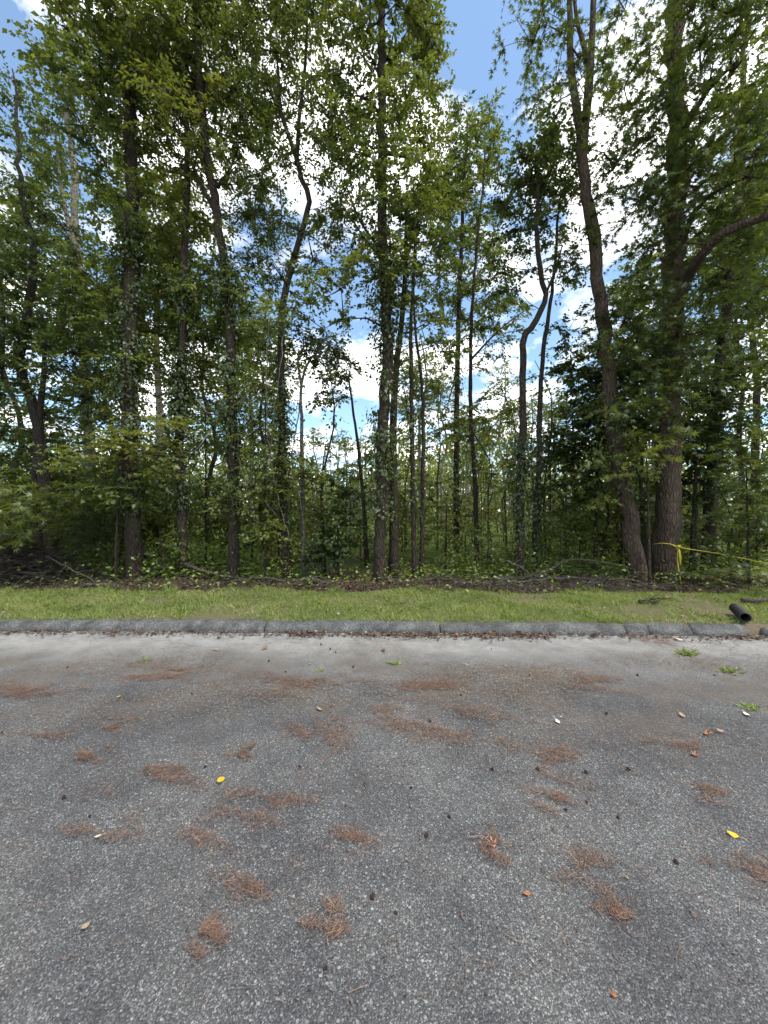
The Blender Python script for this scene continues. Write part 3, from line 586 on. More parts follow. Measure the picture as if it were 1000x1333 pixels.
shrub('understory_maple', 'broad maple spray hanging before the leaning and thickest trunks', 846, 757, 6.95, [cl(850, 585, 42, 30, 6.7, .45, 1.1), cl(805, 600, 30, 25, 6.75, .4, .7), cl(880, 560, 25, 25, 6.8, .4, .8), cl(780, 630, 25, 25, 6.8, .4, .6)], 49, tpl=STAR, sp=dict(n_tw=4, ln=.32, k=6, size=.10, flat=.8), tint=(.60, .12))
shrub('holly_tree', 'dark glossy evergreen crown behind the leaning tree', 775, 750, 8.6, [cl(790, 540, 55, 55, 8.5, .8, 1.1), cl(740, 590, 45, 40, 8.6, .7, .9), cl(760, 490, 35, 35, 8.6, .7, .8), cl(830, 480, 50, 45, 8.4, .7, .9), cl(735, 640, 40, 30, 8.5, .6, .6)], 50, cat='tree', tint=(.10, .08), sp=dict(size=.11, k=8), r0=.05, bark='bark_dark')
shrub('holly_tree', 'dark evergreen crown beside the thickest trunk', 905, 750, 8.0, [cl(910, 560, 45, 45, 8.0, .6, 1.2), cl(920, 500, 40, 30, 8.1, .6, .8), cl(895, 620, 25, 35, 8.1, .5, .8)], 51, cat='tree', tint=(.08, .07), sp=dict(size=.10), r0=.045, bark='bark_dark')
shrub('shrub', 'dense dark-green bush below the yellow rope', 975, 775, 7.0, [cl(975, 690, 45, 50, 6.9, .6, 1.1), cl(945, 740, 40, 30, 6.9, .5, 1.0), cl(990, 755, 40, 25, 6.5, .5, 1.0), cl(1010, 640, 40, 50, 6.9, .6, 1.0), cl(960, 600, 45, 40, 7.2, .6, .9)], 52, tint=(.42, .14), tpl=STAR, sp=dict(n_tw=4, k=6, ln=.3, size=.095))
shrub('shrub', 'low weedy shrub at the foot of the thickest trunk', 905, 770, 6.7, [cl(900, 755, 35, 14, 6.7, .4, .8), cl(860, 762, 30, 10, 6.7, .3, .5), cl(940, 768, 35, 12, 6.5, .4, .9)], 53, tint=(.45, .15), sp=dict(ln=.2, size=.06))
shrub('shrub', 'leafy green bush under the kinked stem', 730, 752, 8.0, [cl(730, 715, 40, 25, 8.0, .5, .6), cl(770, 735, 40, 18, 7.7, .4, .6), cl(700, 690, 30, 30, 8.2, .5, .4)], 54, tint=(.55, .15), sp=dict(size=.07))
shrub('shrub', 'dim green bush filling the gap behind the brush pile', 95, 750, 9.0, [cl(95, 690, 50, 45, 9.0, .7, .9), cl(20, 620, 50, 50, 9.0, .7, .9), cl(150, 640, 50, 50, 9.2, .7, .8), cl(60, 570, 60, 40, 9.2, .7, .8)], 55, tint=(.5, .15))
shrub('shrub', 'light-green bush between the slim flaking trunk and the dark leaning tree', 268, 750, 8.8, [cl(268, 660, 40, 50, 8.8, .7, .6), cl(260, 580, 40, 40, 8.9, .7, .6), cl(275, 500, 45, 50, 9.0, .7, .6), cl(210, 670, 35, 40, 8.9, .6, .5)], 56, tint=(.66, .15))

# ---- deeper trees: prototypes in metres, then single copies
def proto(name, cat, H, r0, cspec, seed, bark, tint, lean=0.3, **kw):
    rg = np.random.default_rng(seed); z0 = float(gz(0, 30.0))
    pts = [np.array([0, 30.0, z0])]
    for f in (0.2, .4, .6, .8, 1.0): pts.append(np.array([rg.normal(0, lean * f), 30 + rg.normal(0, lean * f), z0 + H * f]))
    cls = [(np.array([x, 30 + y, z0 + z]), np.array(r), d) for x, y, z, r, d in cspec]
    o = plant(name, 'x', cat, pts, r0, r0 * .25, cls, seed, bark=bark, tint=tint, start=.25, sides=8, flare=.3, twigs=False, step=.5, tip_r=.009, **kw)
    return o
FP = []
big = dict(kden=5.5, sp=dict(n_tw=6, ln=.75, k=10, size=.15))
FP.append(proto('forest_tree', 'tree', 17, .17, [(0, 0, 14, (2.2, 2.2, 2.6), 1.0), (1, .5, 11, (1.8, 1.8, 1.6), .8), (-1.2, 0, 9.5, (1.6, 1.6, 1.4), .7)], 61, 'bark', (.5, .2), **big))
FP.append(proto('forest_tree', 'tree', 13, .13, [(0, 0, 10.5, (1.8, 1.8, 2.2), 1.0), (-.8, .5, 8, (1.5, 1.5, 1.3), .8), (.9, -.4, 6.5, (1.2, 1.2, 1.0), .7)], 62, 'bark_pale', (.55, .2), **big))
FP.append(proto('forest_tree', 'tree', 10, .10, [(0, 0, 8, (1.5, 1.5, 1.9), .9), (.7, .3, 5.5, (1.4, 1.4, 1.2), .9), (-.7, 0, 4, (1.2, 1.2, .9), .7)], 63, 'bark_dark', (.45, .2), **big))
FP.append(proto('forest_tree', 'tree', 12, .12, [(0, 0, 11, (1.1, 1.1, 1.3), .8), (.3, 0, 8.5, (1.0, 1.0, .8), .5), (-.3, .2, 6.5, (.9, .9, .6), .35)], 64, 'bark_pale', (.5, .2), **big))
FLAB = ['tall brown-barked tree', 'pale-barked leafy tree', 'shorter dark-stemmed leafy tree', 'slender pale grey thin-crowned tree']
FGRP = ['tall trees deeper in the woods', 'pale-barked trees deeper in the woods', 'short dark-stemmed trees deeper in the woods', 'slender pale trees deep in the woods']
used = set()
MARKS = [(28, 'the brush pile'), (178, 'the straight vine-clad tree'), (240, 'the slim flaking trunk'), (304, 'the dark leaning tree'), (374, 'the twisted S-bend tree'), (440, 'the dark glossy shrub'), (496, 'the two-stemmed tall tree'), (545, 'the close pair of thin trunks'), (605, 'the ivy-clad slim tree'), (686, 'the kinked stem'), (770, 'the dark holly crown'), (832, 'the forked leaning tree'), (868, 'the thickest trunk'), (925, 'the vine-wrapped trunk'), (990, 'the bush below the rope')]
def where(X, Y):
    px = HX + X / Y * FPX; nm = min(MARKS, key=lambda q: abs(q[0] - px))[1]
    return ('close behind ' if Y < 11 else 'some way behind ' if Y < 15 else 'well behind ' if Y < 21 else 'deep in the woods behind ' if Y < 31 else 'far off behind ') + nm
def place(protos, k, X, Y, rz, s, lab, grp):
    key = id(protos[k])
    o = protos[k] if key not in used else copy_tree(protos[k])
    used.add(key); o.location = (X, Y, float(gz(X, Y))); o.rotation_euler = (0, 0, rz); o.scale = (s, s, s)
    o['label'] = lab + ' ' + where(X, Y); o['group'] = grp
rg = np.random.default_rng(99)
# (px, Y, kind, scale)
FS = [(20, 12, 2, 1.0), (-30, 15, 0, .9), (140, 16, 2, 1.1), (205, 12.5, 1, 1.0), (275, 15, 2, 1.0), (330, 18, 1, 1.0), 
      (345, 12.5, 2, .75), (545, 19, 1, .8), (577, 23, 3, .8), (607, 30, 3, .8), (655, 26, 3, .9), (663, 28, 3, .75), (690, 32, 3, .9), (720, 24, 3, .7),
      (745, 19, 2, .8), (765, 28, 3, .8), (810, 18, 2, 1.0), (850, 15, 1, 1.0), (960, 14, 2, 1.1), (985, 18, 0, 1.0), (1030, 13, 0, 1.0), (1040, 20, 2, 1.1), (600, 44, 3, 1.0), (630, 46, 3, .9), (680, 44, 3, .9), (440, 40, 3, .8), (470, 46, 3, .9), (490, 36, 3, .7), (410, 22, 3, .55), (450, 30, 3, .6), (-80, 22, 1, 1.1), (-120, 14, 0, 1.), (1100, 16, 0, 1.), (1080, 26, 0, 1.)]
for px, Y, k, s in FS:
    place(FP, k, (px - HX) / FPX * Y, Y, rg.uniform(0, 6.28), s * rg.uniform(.93, 1.07), FLAB[k], FGRP[k])
SP = []
SP.append(proto('sapling', 'sapling', 4.2, .028, [(0, 0, 3.4, (.7, .7, .8), .9), (.2, 0, 2.2, (.6, .6, .5), .5)], 71, 'bark_dark', (.6, .15), lean=.12, kden=6, sp=dict(n_tw=5, ln=.4, k=7, size=.10)))
SP.append(proto('sapling', 'sapling', 3.2, .022, [(0, 0, 2.6, (.6, .6, .6), .8), (-.1, 0, 1.5, (.5, .5, .4), .5)], 72, 'bark_dark', (.65, .15), lean=.15, kden=6, sp=dict(n_tw=5, ln=.4, k=7, size=.10)))
SP.append(proto('sapling', 'sapling', 5.5, .035, [(0, 0, 4.8, (.8, .8, .8), .7), (.3, 0, 3.4, (.6, .6, .5), .4)], 73, 'bark', (.5, .15), lean=.2, kden=6, sp=dict(n_tw=5, ln=.45, k=7, size=.11)))
SLAB = ['dark thin leafy-topped sapling', 'short yellow-green sapling', 'tall thin brown sapling']
for i in range(64):
    px = rg.uniform(-20, 1020) if i < 34 else rg.uniform(540, 830); Y = rg.uniform(9.0, 19)
    place(SP, i % 3, (px - HX) / FPX * Y, Y, rg.uniform(0, 6.28), rg.uniform(.75, 1.15), SLAB[i % 3], ['dark leafy saplings', 'short saplings', 'tall brown saplings'][i % 3])

BP = []
bsp = dict(kden=13, sp=dict(n_tw=6, ln=.4, k=9, size=.085))
BP.append(proto('understory_bush', 'bush', 2.2, .03, [(0, 0, 1.5, (.9, .8, .7), .9), (.5, 0, .8, (.7, .7, .5), .8), (-.5, .1, .9, (.6, .6, .5), .7)], 81, 'bark_dark', (.58, .16), lean=.2, **bsp))
BP.append(proto('understory_bush', 'bush', 3.2, .035, [(0, 0, 2.4, (.9, .8, .8), .8), (.4, 0, 1.4, (.9, .8, .6), .8), (-.6, .1, .8, (.7, .6, .5), .7)], 82, 'bark_dark', (.42, .14), lean=.25, **bsp))
BP.append(proto('understory_bush', 'bush', 1.4, .02, [(0, 0, .9, (.8, .7, .5), .9), (.5, 0, .5, (.6, .6, .35), .8)], 83, 'bark_dark', (.78, .16), lean=.1, **bsp))
BLAB = ['mid-green leafy understory bush', 'tall dim green understory bush', 'low yellow-green bush']
for i in range(112):
    side = i % 4
    px = rg.uniform(-40, 400) if side == 0 else rg.uniform(760, 1050) if side == 1 else rg.uniform(-20, 1020); Y = rg.uniform(8.8, 14) if i < 64 else rg.uniform(14, 26)
    k = i % 3 if not 400 < px < 760 or Y > 18 else (2 if i % 3 else 0)
    place(BP, k, (px - HX) / FPX * Y, Y, rg.uniform(0, 6.28), rg.uniform(.75, 1.2), BLAB[k], ['mid-green understory bushes', 'tall dim understory bushes', 'low yellow-green bushes'][k])

# ---- far wood as one mass
n = 85000
az = rg.uniform(-1.0, 1.0, n); rad_ = rg.uniform(38, 85, n)
Xf = rad_ * np.tan(az * 0.95); Yf = rad_ + 0 * Xf
topz = 7.5 + 2.5 * np.sin(Xf * .21) + 2.0 * np.sin(Xf * .53 + 1.2) + 1.4 * np.sin(Xf * 1.3 + Yf * .4) + np.abs(Xf) * 0.06
Zf = topz * rg.uniform(0, 1, n) ** 0.8 + 0.2
ok = rg.uniform(0, 1, n) < 0.25 + 0.75 * (np.sin(Xf * 1.1 + 3 * np.sin(Yf * .7)) * np.sin(Zf * .9 + Xf * .3) > -.2)
Pf = np.stack([Xf, Yf, Zf], -1)[ok]
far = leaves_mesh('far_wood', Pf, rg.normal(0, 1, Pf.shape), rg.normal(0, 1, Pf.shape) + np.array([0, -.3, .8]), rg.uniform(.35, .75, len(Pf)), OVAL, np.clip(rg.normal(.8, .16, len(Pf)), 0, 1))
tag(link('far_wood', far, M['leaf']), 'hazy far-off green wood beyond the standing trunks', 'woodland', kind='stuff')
lines = []
for i in range(260):
    Y = rg.uniform(36, 70); X = Y * math.tan(rg.uniform(-.9, .9)); h = rg.uniform(4, 8.5); z = float(gz(X, Y)) - .2
    lines.append((np.array([[X, Y, z], [X + rg.normal(0, .2), Y, z + h * .5], [X + rg.normal(0, .4), Y, z + h]]), np.array([.16, .12, .04]) * rg.uniform(.6, 1.4), 5))
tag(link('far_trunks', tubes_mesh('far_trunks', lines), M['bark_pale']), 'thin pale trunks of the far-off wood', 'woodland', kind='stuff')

# ---- herb layer on the wood floor
n = 120000
Yh = 7.6 + 26 * rg.uniform(0, 1, n) ** 1.5; Xh = Yh * rg.uniform(-1.15, 1.15, n)
pat = np.sin(Xh * .9 + 1.3 * np.sin(Yh * .6)) + np.sin(Yh * 1.1 + .8 * np.sin(Xh * .7 + 2)) + rg.normal(0, .6, n)
Yh[:6000] = kerbY(Xh[:6000]) + 2.0 + np.abs(rg.normal(.3, .3, 6000)); Xh[:6000] = rg.uniform(-8.5, 8.5, 6000)
ok = pat > -.5 + .4 * (Yh < 7.9); Xh, Yh, pat = Xh[ok], Yh[ok], pat[ok]
hh = np.abs(rg.normal(0, 1, len(Xh))) * (.10 + .16 * np.clip(pat, 0, 2)) * np.where(Yh > 8, 1.3, .7) + .02
Ph = np.stack([Xh, Yh, gz(Xh, Yh) + hh], -1)
Dh = rg.normal(0, 1, Ph.shape) * np.array([1, 1, .35])
herb = leaves_mesh('ground_cover', Ph, Dh, np.array([0, 0, 1]) + rg.normal(0, .45, Ph.shape), rg.uniform(.04, .10, len(Ph)) * (.6 + Yh / 22), OVAL, np.clip(rg.normal(.5, .2, len(Ph)), 0, 1))
tag(link('ground_cover', herb, M['herb']), 'bright green leafy ground cover on the wood floor', 'plants', kind='stuff')

# ---- verge grass
n = 230000
Xg = rg.uniform(-9, 9.5, n); vg = rg.uniform(.15, 2.4, n); Yg = kerbY(Xg) + vg
den = .72 + .45 * np.sin(Xg * 1.9 + 2 * np.sin(vg * 2)) * np.sin(vg * 4 + Xg * .7)
den = den * np.where(vg > 1.82 + .15 * np.sin(Xg * 2.3) + .12 * np.sin(Xg * 6.1) + .1 * np.sin(Xg * 13), .12, 1)
def hole(x, v, rx, rv): return 1 - np.exp(-((Xg - x) / rx) ** 2 - ((vg - v) / rv) ** 2) * 1.15
den = den * hole(-2.35, .3, .5, .28) * hole(3.8, .75, .55, .4) * hole(-5.6, .4, .7, .15) * hole(4.75, .8, .35, .9) * hole(-3.6, 1.1, .4, .2) * hole(2.2, 1.25, .5, .15)
ok = rg.uniform(0, 1, n) < den; Xg, Yg, vg = Xg[ok], Yg[ok], vg[ok]; n = len(Xg)
Dg = rg.normal(0, .65, (n, 3)); Dg[:, 2] = rg.uniform(.35, 1.0, n)
tg_ = np.clip(rg.normal(.42, .2, n) + .22 * np.sin(Xg * 2.7 + 1) * np.sin(vg * 5 + Xg), 0, 1)
lg = np.where(np.sin(Xg * 3.3 + 2 * np.sin(vg * 4.1)) * np.sin(Xg * 7.7 + vg * 3) > .45, 1.7, 1.0)
gm = leaves_mesh('verge_grass', np.stack([Xg, Yg, gz(Xg, Yg) - .012], -1), Dg, rg.normal(0, 1, (n, 3)), rg.uniform(.025, .07, n) * lg, BLADE * np.array([1, 1.5, 1]), tg_)
tag(link('verge_grass', gm, M['grass']), 'short yellow-green grass on the verge behind the kerb', 'grass', kind='stuff')

# ---- leaf litter
def litter(name, label, X, Y, z, size, tint, mat, tpl=OVAL, tilt=.35, cat='leaf litter'):
    n = len(X); D = rg.normal(0, 1, (n, 3)) * np.array([1, 1, tilt * .5]); Nn = np.array([0, 0, 1]) + rg.normal(0, tilt, (n, 3))
    me = leaves_mesh(name, np.stack([X, Y, z], -1), D, Nn, size, tpl, np.clip(tint, 0, 1))
    return tag(link(name, me, M[mat]), label, cat, kind='stuff')
n = 32000; X = rg.uniform(-10, 10, n); v = 1.85 + np.abs(rg.normal(0, .42, n)) + .2 * np.sin(X * 1.9) ; Y = kerbY(X) + v
litter('leaf_litter', 'brown dead leaves banked along the edge of the wood', X, Y, gz(X, Y) + np.abs(rg.normal(.005, .015, n)), rg.uniform(.02, .085, n) * rg.uniform(.5, 1, n), rg.normal(.36, .24, n), 'dead', OVAL, .4)
n = 1500; X = rg.uniform(-8, 8, n); v = rg.uniform(.2, 1.7, n); kp = np.sin(X * 1.6 + 2 * np.sin(v * 3)) + rg.normal(0, .6, n) > .2; X, v = X[kp], v[kp]; n = len(X); Y = kerbY(X) + v
litter('verge_litter', 'few dry leaves and crumbs caught in the verge grass', X, Y, gz(X, Y) + rg.uniform(.0, .03, n), rg.uniform(.015, .06, n), rg.normal(.55, .25, n), 'dead', OVAL, .4)
n = 4200; X = rg.uniform(-6.5, 6, n); d = np.abs(rg.normal(0, .085, n)) + .0; keep = rg.uniform(0, 1, n) < .25 + .75 * (np.sin(X * 1.3 + .9) + .5 * np.sin(X * 4.1) > -.1) * (X > -2.6) + .1
X, d = X[keep], d[keep]; Y = kerbY(X) - .01 - d; n = len(X)
litter('gutter_litter', 'dry brown leaf bits lying in the gutter against the kerb', X, Y, np.full(n, .004) + np.abs(rg.normal(0, .012, n)), rg.uniform(.025, .065, n), rg.normal(.48, .2, n), 'dead', OVAL, .35)
n = 70000; X = rg.normal(.6, 2.5, n); d = np.clip(rg.normal(1.3, .5, n), .25, 3.4); Y = kerbY(X) - d
keep = (np.sin(X * 2.1 + 1.5 * np.sin(d * 3)) + np.sin(d * 5 + X * 1.3) + rg.normal(0, .6, n)) > .25
X, Y = X[keep], Y[keep]; n = len(X)
litter('straw_litter', 'tan straw and bark crumbs scattered in a band across the road', X, Y, np.full(n, .012) + rg.uniform(0, .006, n), rg.uniform(.007, .026, n), rg.normal(.52, .27, n), 'straw', LONG * np.array([1, .6, 1]), .10)
n = 2600; Yr = 1.2 + 3.5 * rg.uniform(0, 1, n); X = Yr * rg.uniform(-1.15, 1.15, n)
litter('road_crumbs', 'tiny dark twig and seed crumbs sprinkled over the asphalt', X, Yr, np.full(n, .012) + 0 * X, rg.uniform(.006, .022, n), rg.normal(.15, .2, n), 'straw', LONG, .1)

n = 5200; Yr = 1.2 + 3.55 * rg.uniform(0, 1, n) ** .8; X = Yr * rg.uniform(-1.15, 1.15, n)
keep = np.sin(X * 1.7 + 1.4 * np.sin(Yr * 2.1)) + np.sin(Yr * 2.7 + X) + rg.normal(0, .7, n) > .1; X, Yr = X[keep], Yr[keep]; n = len(X)
litter('stray_needles', 'single dry pine needles strewn thinly over the asphalt', X, Yr, np.full(n, .013), rg.uniform(.015, .07, n), rg.normal(.55, .25, n), 'needle', NEEDLE * np.array([1, 1.2, 1]), .06)
# pine-needle patches, one object each
PN = [(30, 905, 60, 16, 'curved patch'), (55, 960, 30, 7, ''), (205, 1012, 45, 20, ''), (215, 880, 60, 9, ''), (345, 1048, 50, 18, ''), (283, 1082, 36, 22, ''), (330, 1155, 40, 26, ''), (140, 1085, 40, 14, ''), (460, 1096, 34, 14, ''),
      (590, 945, 60, 22, ''), (500, 932, 30, 12, ''), (715, 990, 42, 24, ''), (415, 955, 34, 28, ''), (765, 1130, 40, 20, ''), (970, 1140, 40, 28, ''), (560, 895, 60, 12, ''), (770, 890, 45, 9, ''), (430, 1205, 22, 18, ''), (645, 1108, 16, 14, ''),
      (880, 970, 34, 10, ''), (800, 1188, 18, 14, ''), (925, 1035, 24, 10, ''), (855, 835, 14, 14, ''), (272, 1224, 14, 9, ''), (720, 1045, 20, 14, ''), (400, 890, 60, 14, ''), (150, 945, 16, 8, ''), (315, 983, 14, 8, ''), (118, 985, 16, 8, '')]
PLAB = {4: 'rusty needle patch just beyond the yellow leaf', 5: 'rusty needle patch next to the yellow leaf', 15: 'largest rusty needle mat within the straw band', 9: 'broad needle patch just in front of the straw band', 16: 'needle mat at the end of the straw band', 18: 'small needle clump holding a curled star leaf', 14: 'needle patch beside a pale yellow curled leaf', 7: 'thin needle patch with a white scrap in it', 19: 'thin needle patch beside the orange star leaves', 22: 'needle patch against the kerb by its crack', 12: 'needle patch below a tan curled leaf'}
for i, (px, py, rx, ry, _) in enumerate(PN):
    cx, cy = road_at(px, py); x1, _y = road_at(px + rx, py); _x, y0 = road_at(px, py + ry); ax = x1 - cx; ay = max(cy - y0, .04) * 1.05
    rgp = np.random.default_rng(300 + i); n = int(np.clip(42000 * ax * ay * math.pi, 1400, 16000))
    q = rgp.normal(0, .82, (n, 2)); ph = rgp.uniform(0, 6.28, 6)
    fld = np.sin(q[:, 0] * 2.6 + ph[0] + 1.5 * np.sin(q[:, 1] * 2.2 + ph[1])) + np.sin(q[:, 1] * 3.1 + ph[2] + q[:, 0] * 1.4) + .6 * np.sin(q[:, 0] * 7.3 + ph[3]) * np.sin(q[:, 1] * 6.1 + ph[4])
    q = q[fld + rgp.normal(0, .35, n) > .15 + .22 * (q ** 2).sum(1)]; n = len(q); x = q[:, 0] * ax; y = q[:, 1] * ay
    an = rgp.normal(rgp.uniform(0, 3.1), 1.3, n); D = np.stack([np.cos(an), np.sin(an), rgp.normal(0, .04, n)], -1)
    me = leaves_mesh('pine_needle_patch', np.stack([x, y, .013 + rgp.uniform(0, .010, n)], -1), D, np.array([0, 0, 1]) + rgp.normal(0, .3, (n, 3)), rgp.uniform(.008, .034, n) * np.where(rgp.uniform(0, 1, n) < .06, 1.8, 1), NEEDLE * np.array([1, 1.9, 1]), np.clip(rgp.normal(.45, .26, n), 0, 1))
    o = link('pine_needle_patch', me, M['needle']); o.location = (cx, cy, 0); o['kind'] = 'stuff'
    tag(o, PLAB.get(i, 'patch of rust-brown dry pine needles lying on the asphalt'), 'needle patch', 'pine needle patches on the road')

# ------------------------------------------------------------------ fallen leaves, seed balls, weeds
def curl_leaf(tpl, size, curl, seed):
    rg_ = np.random.default_rng(seed); T = tpl.copy(); c = T.mean(0)
    V = [c] + list(T); V = np.array(V) - c; V[:, 2] = curl * (V[:, 0] ** 2 + V[:, 1] ** 2) + rg_.normal(0, .04, len(V)); V[:, 2] -= V[:, 2].min()
    k = len(T); L = []; 
    for i in range(k): L += [0, 1 + i, 1 + (i + 1) % k]
    st = np.array([[-.05, .0, .02], [-.05, .03, .02], [-.5, .03, .12], [-.5, .0, .12]]) - np.array([c[0], 0, 0])
    V = np.vstack([V, st]); L += [k + 1, k + 2, k + 3, k + 1, k + 3, k + 4]
    return raw_mesh('leaf', V * size, np.array(L), np.arange(k + 2) * 3, smooth=True)
OV8 = np.array([(0, 0, 0), (.2, .2, 0), (.45, .29, 0), (.75, .2, 0), (1, 0, 0), (.75, -.2, 0), (.45, -.29, 0), (.2, -.2, 0)], float)
def leafcol(name, c): return simple(name, c, .7, .25, 30, .35, .3)
LC = {'yellow': leafcol('leaf_yellow', (.55, .38, .03)), 'orange': leafcol('leaf_orange', (.36, .15, .06)), 'tan': leafcol('leaf_tan', (.34, .24, .14)), 'brown': leafcol('leaf_brown', (.22, .11, .06)), 'cream': leafcol('leaf_cream', (.66, .58, .44)), 'pink': leafcol('leaf_pinkish', (.50, .28, .19))}
FL = [(288, 1018, 'yellow', OV8, .075, .15, 'bright yellow oval leaf lying alone on the asphalt'),
      (922, 958, 'orange', STAR, .06, .5, 'flat orange star-shaped leaf beside a small pinkish curled leaf'), (938, 955, 'pink', STAR, .045, .7, 'small pinkish curled leaf touching distance from an orange star leaf'), (905, 985, 'orange', STAR, .05, .6, 'curled orange star leaf below a pair of leaves'),
      (641, 1103, 'pink', STAR, .045, .9, 'curled pinkish star leaf sitting in a small needle clump'), (954, 1090, 'yellow', OV8, .05, .6, 'narrow pale yellow curled leaf above a needle patch'), (686, 1167, 'orange', OV8, .035, .6, 'small orange leaf scrap on bare asphalt'),
      (112, 1210, 'tan', OV8, .032, .9, 'small tan curled leaf on bare asphalt'), (799, 1300, 'orange', STAR, .022, .8, 'tiny orange star leaf beside a white stone chip'), (816, 1147, 'tan', STAR, .024, .8, 'tiny tan leaf next to a needle patch'),
      (726, 941, 'cream', OV8, .05, .3, 'pale cream leaf with a smaller white scrap above it'), (731, 935, 'cream', OV8, .03, .3, 'tiny white leaf scrap above a cream leaf'), (155, 909, 'yellow', OV8, .04, .4, 'small pale yellow leaf near the brown dust'), (972, 932, 'cream', OV8, .07, .3, 'cream leaf beside a green weed tuft'),
      (416, 926, 'tan', OV8, .06, .8, 'tan curled leaf above a needle patch'), (281, 847, 'tan', OV8, .07, .6, 'tan leaf on the pale sandy gutter strip'), (280, 848, 'brown', OV8, .05, .6, ''), (608, 867, 'tan', OV8, .05, .5, 'tan leaf on the straw litter band'), (884, 834, 'cream', OV8, .08, .3, 'white leaf scrap lying near the kerb joint'), (403, 866, 'yellow', OV8, .03, .4, 'tiny yellow-green leaf on the pale sandy strip'),
      (888, 933, 'tan', OV8, .06, .6, 'tan leaf lying above the orange star leaves'), (128, 1092, 'cream', OV8, .03, .4, 'white scrap in a thin needle patch'), (345, 845, 'brown', OV8, .08, .8, 'dark curled leaf on the sandy gutter strip'), (500, 848, 'brown', OV8, .09, .8, 'dark brown curled leaf in the gutter')]
for i, (px, py, c, tpl, s, cu, lab) in enumerate(FL):
    if not lab: continue
    x, y = road_at(px, py); o = link('fallen_leaf', curl_leaf(tpl, s, cu, 500 + i), LC[c]); o.location = (x, y, .010); o.rotation_euler = (rg.normal(0, .12), rg.normal(0, .12), rg.uniform(0, 6.28))
    tag(o, lab, 'leaf', 'fallen leaves on the road')
# spiky seed ball
import bmesh
bm = bmesh.new(); bmesh.ops.create_icosphere(bm, subdivisions=2, radius=1.0)
for i, v_ in enumerate(bm.verts): v_.co *= 1.28 if i % 3 == 0 else .86
bme = bpy.data.meshes.new('seed_ball'); bm.to_mesh(bme); bm.free()
SB = [(535, 1027), (267, 1000), (400, 888), (117, 1064), (83, 1040), (764, 1046), (737, 1056), (805, 1066), (641, 1003), (515, 1190), (475, 1023), (485, 1170), (818, 1003), (763, 1007), (555, 1090), (390, 1000), (700, 1003), (430, 846), (437, 850), (418, 840), (372, 876), (3, 955), (88, 870), (640, 846), (830, 880), (560, 940), (880, 1125), (350, 800 + 62), (250, 905), (460, 870), (690, 880), (600, 905), (930, 880), (790, 930), (585, 1065), (424, 1262)]
for i, (px, py) in enumerate(SB):
    x, y = road_at(px, py); o = link('seed_ball', bme, M['ball']); r = rg.uniform(.006, .011); o.scale = (r, r, r * .9); o.location = (x, y, r * .8); o.rotation_euler = tuple(rg.uniform(0, 6, 3))
    tag(o, 'small dark spiky seed ball lying on the asphalt', 'seed ball', 'seed balls on the road')
def weed(px, py, h, n, lab, seed):
    x, y = road_at(px, py); g = np.random.default_rng(seed); a = g.uniform(0, 6.28, n); D = np.stack([np.cos(a), np.sin(a), g.uniform(.2, .9, n)], -1)
    me = leaves_mesh('weed', np.stack([g.normal(0, h * .5, n), g.normal(0, h * .35, n), np.full(n, .0)], -1), D, g.normal(0, 1, (n, 3)) + np.array([0, 0, 1]), h * g.uniform(.5, 1.2, n), BLADE * np.array([1, 2.2, 1]), np.clip(g.normal(.35, .2, n), 0, 1))
    o = link('weed_tuft', me, M['grass']); o.location = (x, y, 0); tag(o, lab, 'weed', 'weed tufts in the road')
for i, a in enumerate([(515, 865, .06, 40, 'small green weed tuft in the straw litter band'), (893, 852, .09, 120, 'green grass tuft in the pale strip near the kerb end'), (415, 874, .045, 30, 'tiny green sprout beside the straw litter'), (190, 861, .05, 60, 'flat green weed patch on the pale sandy strip'), (975, 922, .06, 60, 'green weed tuft beside a cream leaf'), (950, 875, .08, 50, 'sparse weed tuft in a worn patch of asphalt'), (233, 874, .04, 30, 'tiny weed at the end of the straw band')]): weed(*a, 700 + i)

# ------------------------------------------------------------------ fallen branches, brush pile
def branch_obj(name, pts, r0, r1, seed, mat, nside=4, parent=None, sl=.5):
    g = np.random.default_rng(seed); base = np.array(pts[0], float); ln = smooth_line([np.array(p, float) - base for p in pts], .12)
    ln[1:-1] += g.normal(0, .012, (len(ln) - 2, 3)); L = [(ln, np.linspace(r0, r1, len(ln)) * (1 + .08 * g.normal(0, 1, len(ln))), 8)]
    for s in range(nside):
        i = g.integers(1, len(ln) - 1); d = unit(g.normal(0, 1, 3) * np.array([1, .7, .5]) + (ln[-1] - ln[0]) / np.linalg.norm(ln[-1] - ln[0]) * .8); l_ = sl * g.uniform(.4, 1.1)
        q = np.array([ln[i] + d * l_ * f + np.array([0, 0, .1 * l_ * math.sin(3 * f)]) for f in (0, .35, .7, 1)]); rr = np.linspace(r0 + (r1 - r0) * i / len(ln), .003, 4) * np.array([.6, .5, .4, .3]); L.append((q, rr, 5))
    me = tubes_mesh(name, L); o = link(name, me, M[mat], parent); o.location = base
    return o
def edge(px, Y, dz=.03): X = (px - HX) / FPX * Y; return np.array([X, Y, float(gz(X, Y)) + dz])
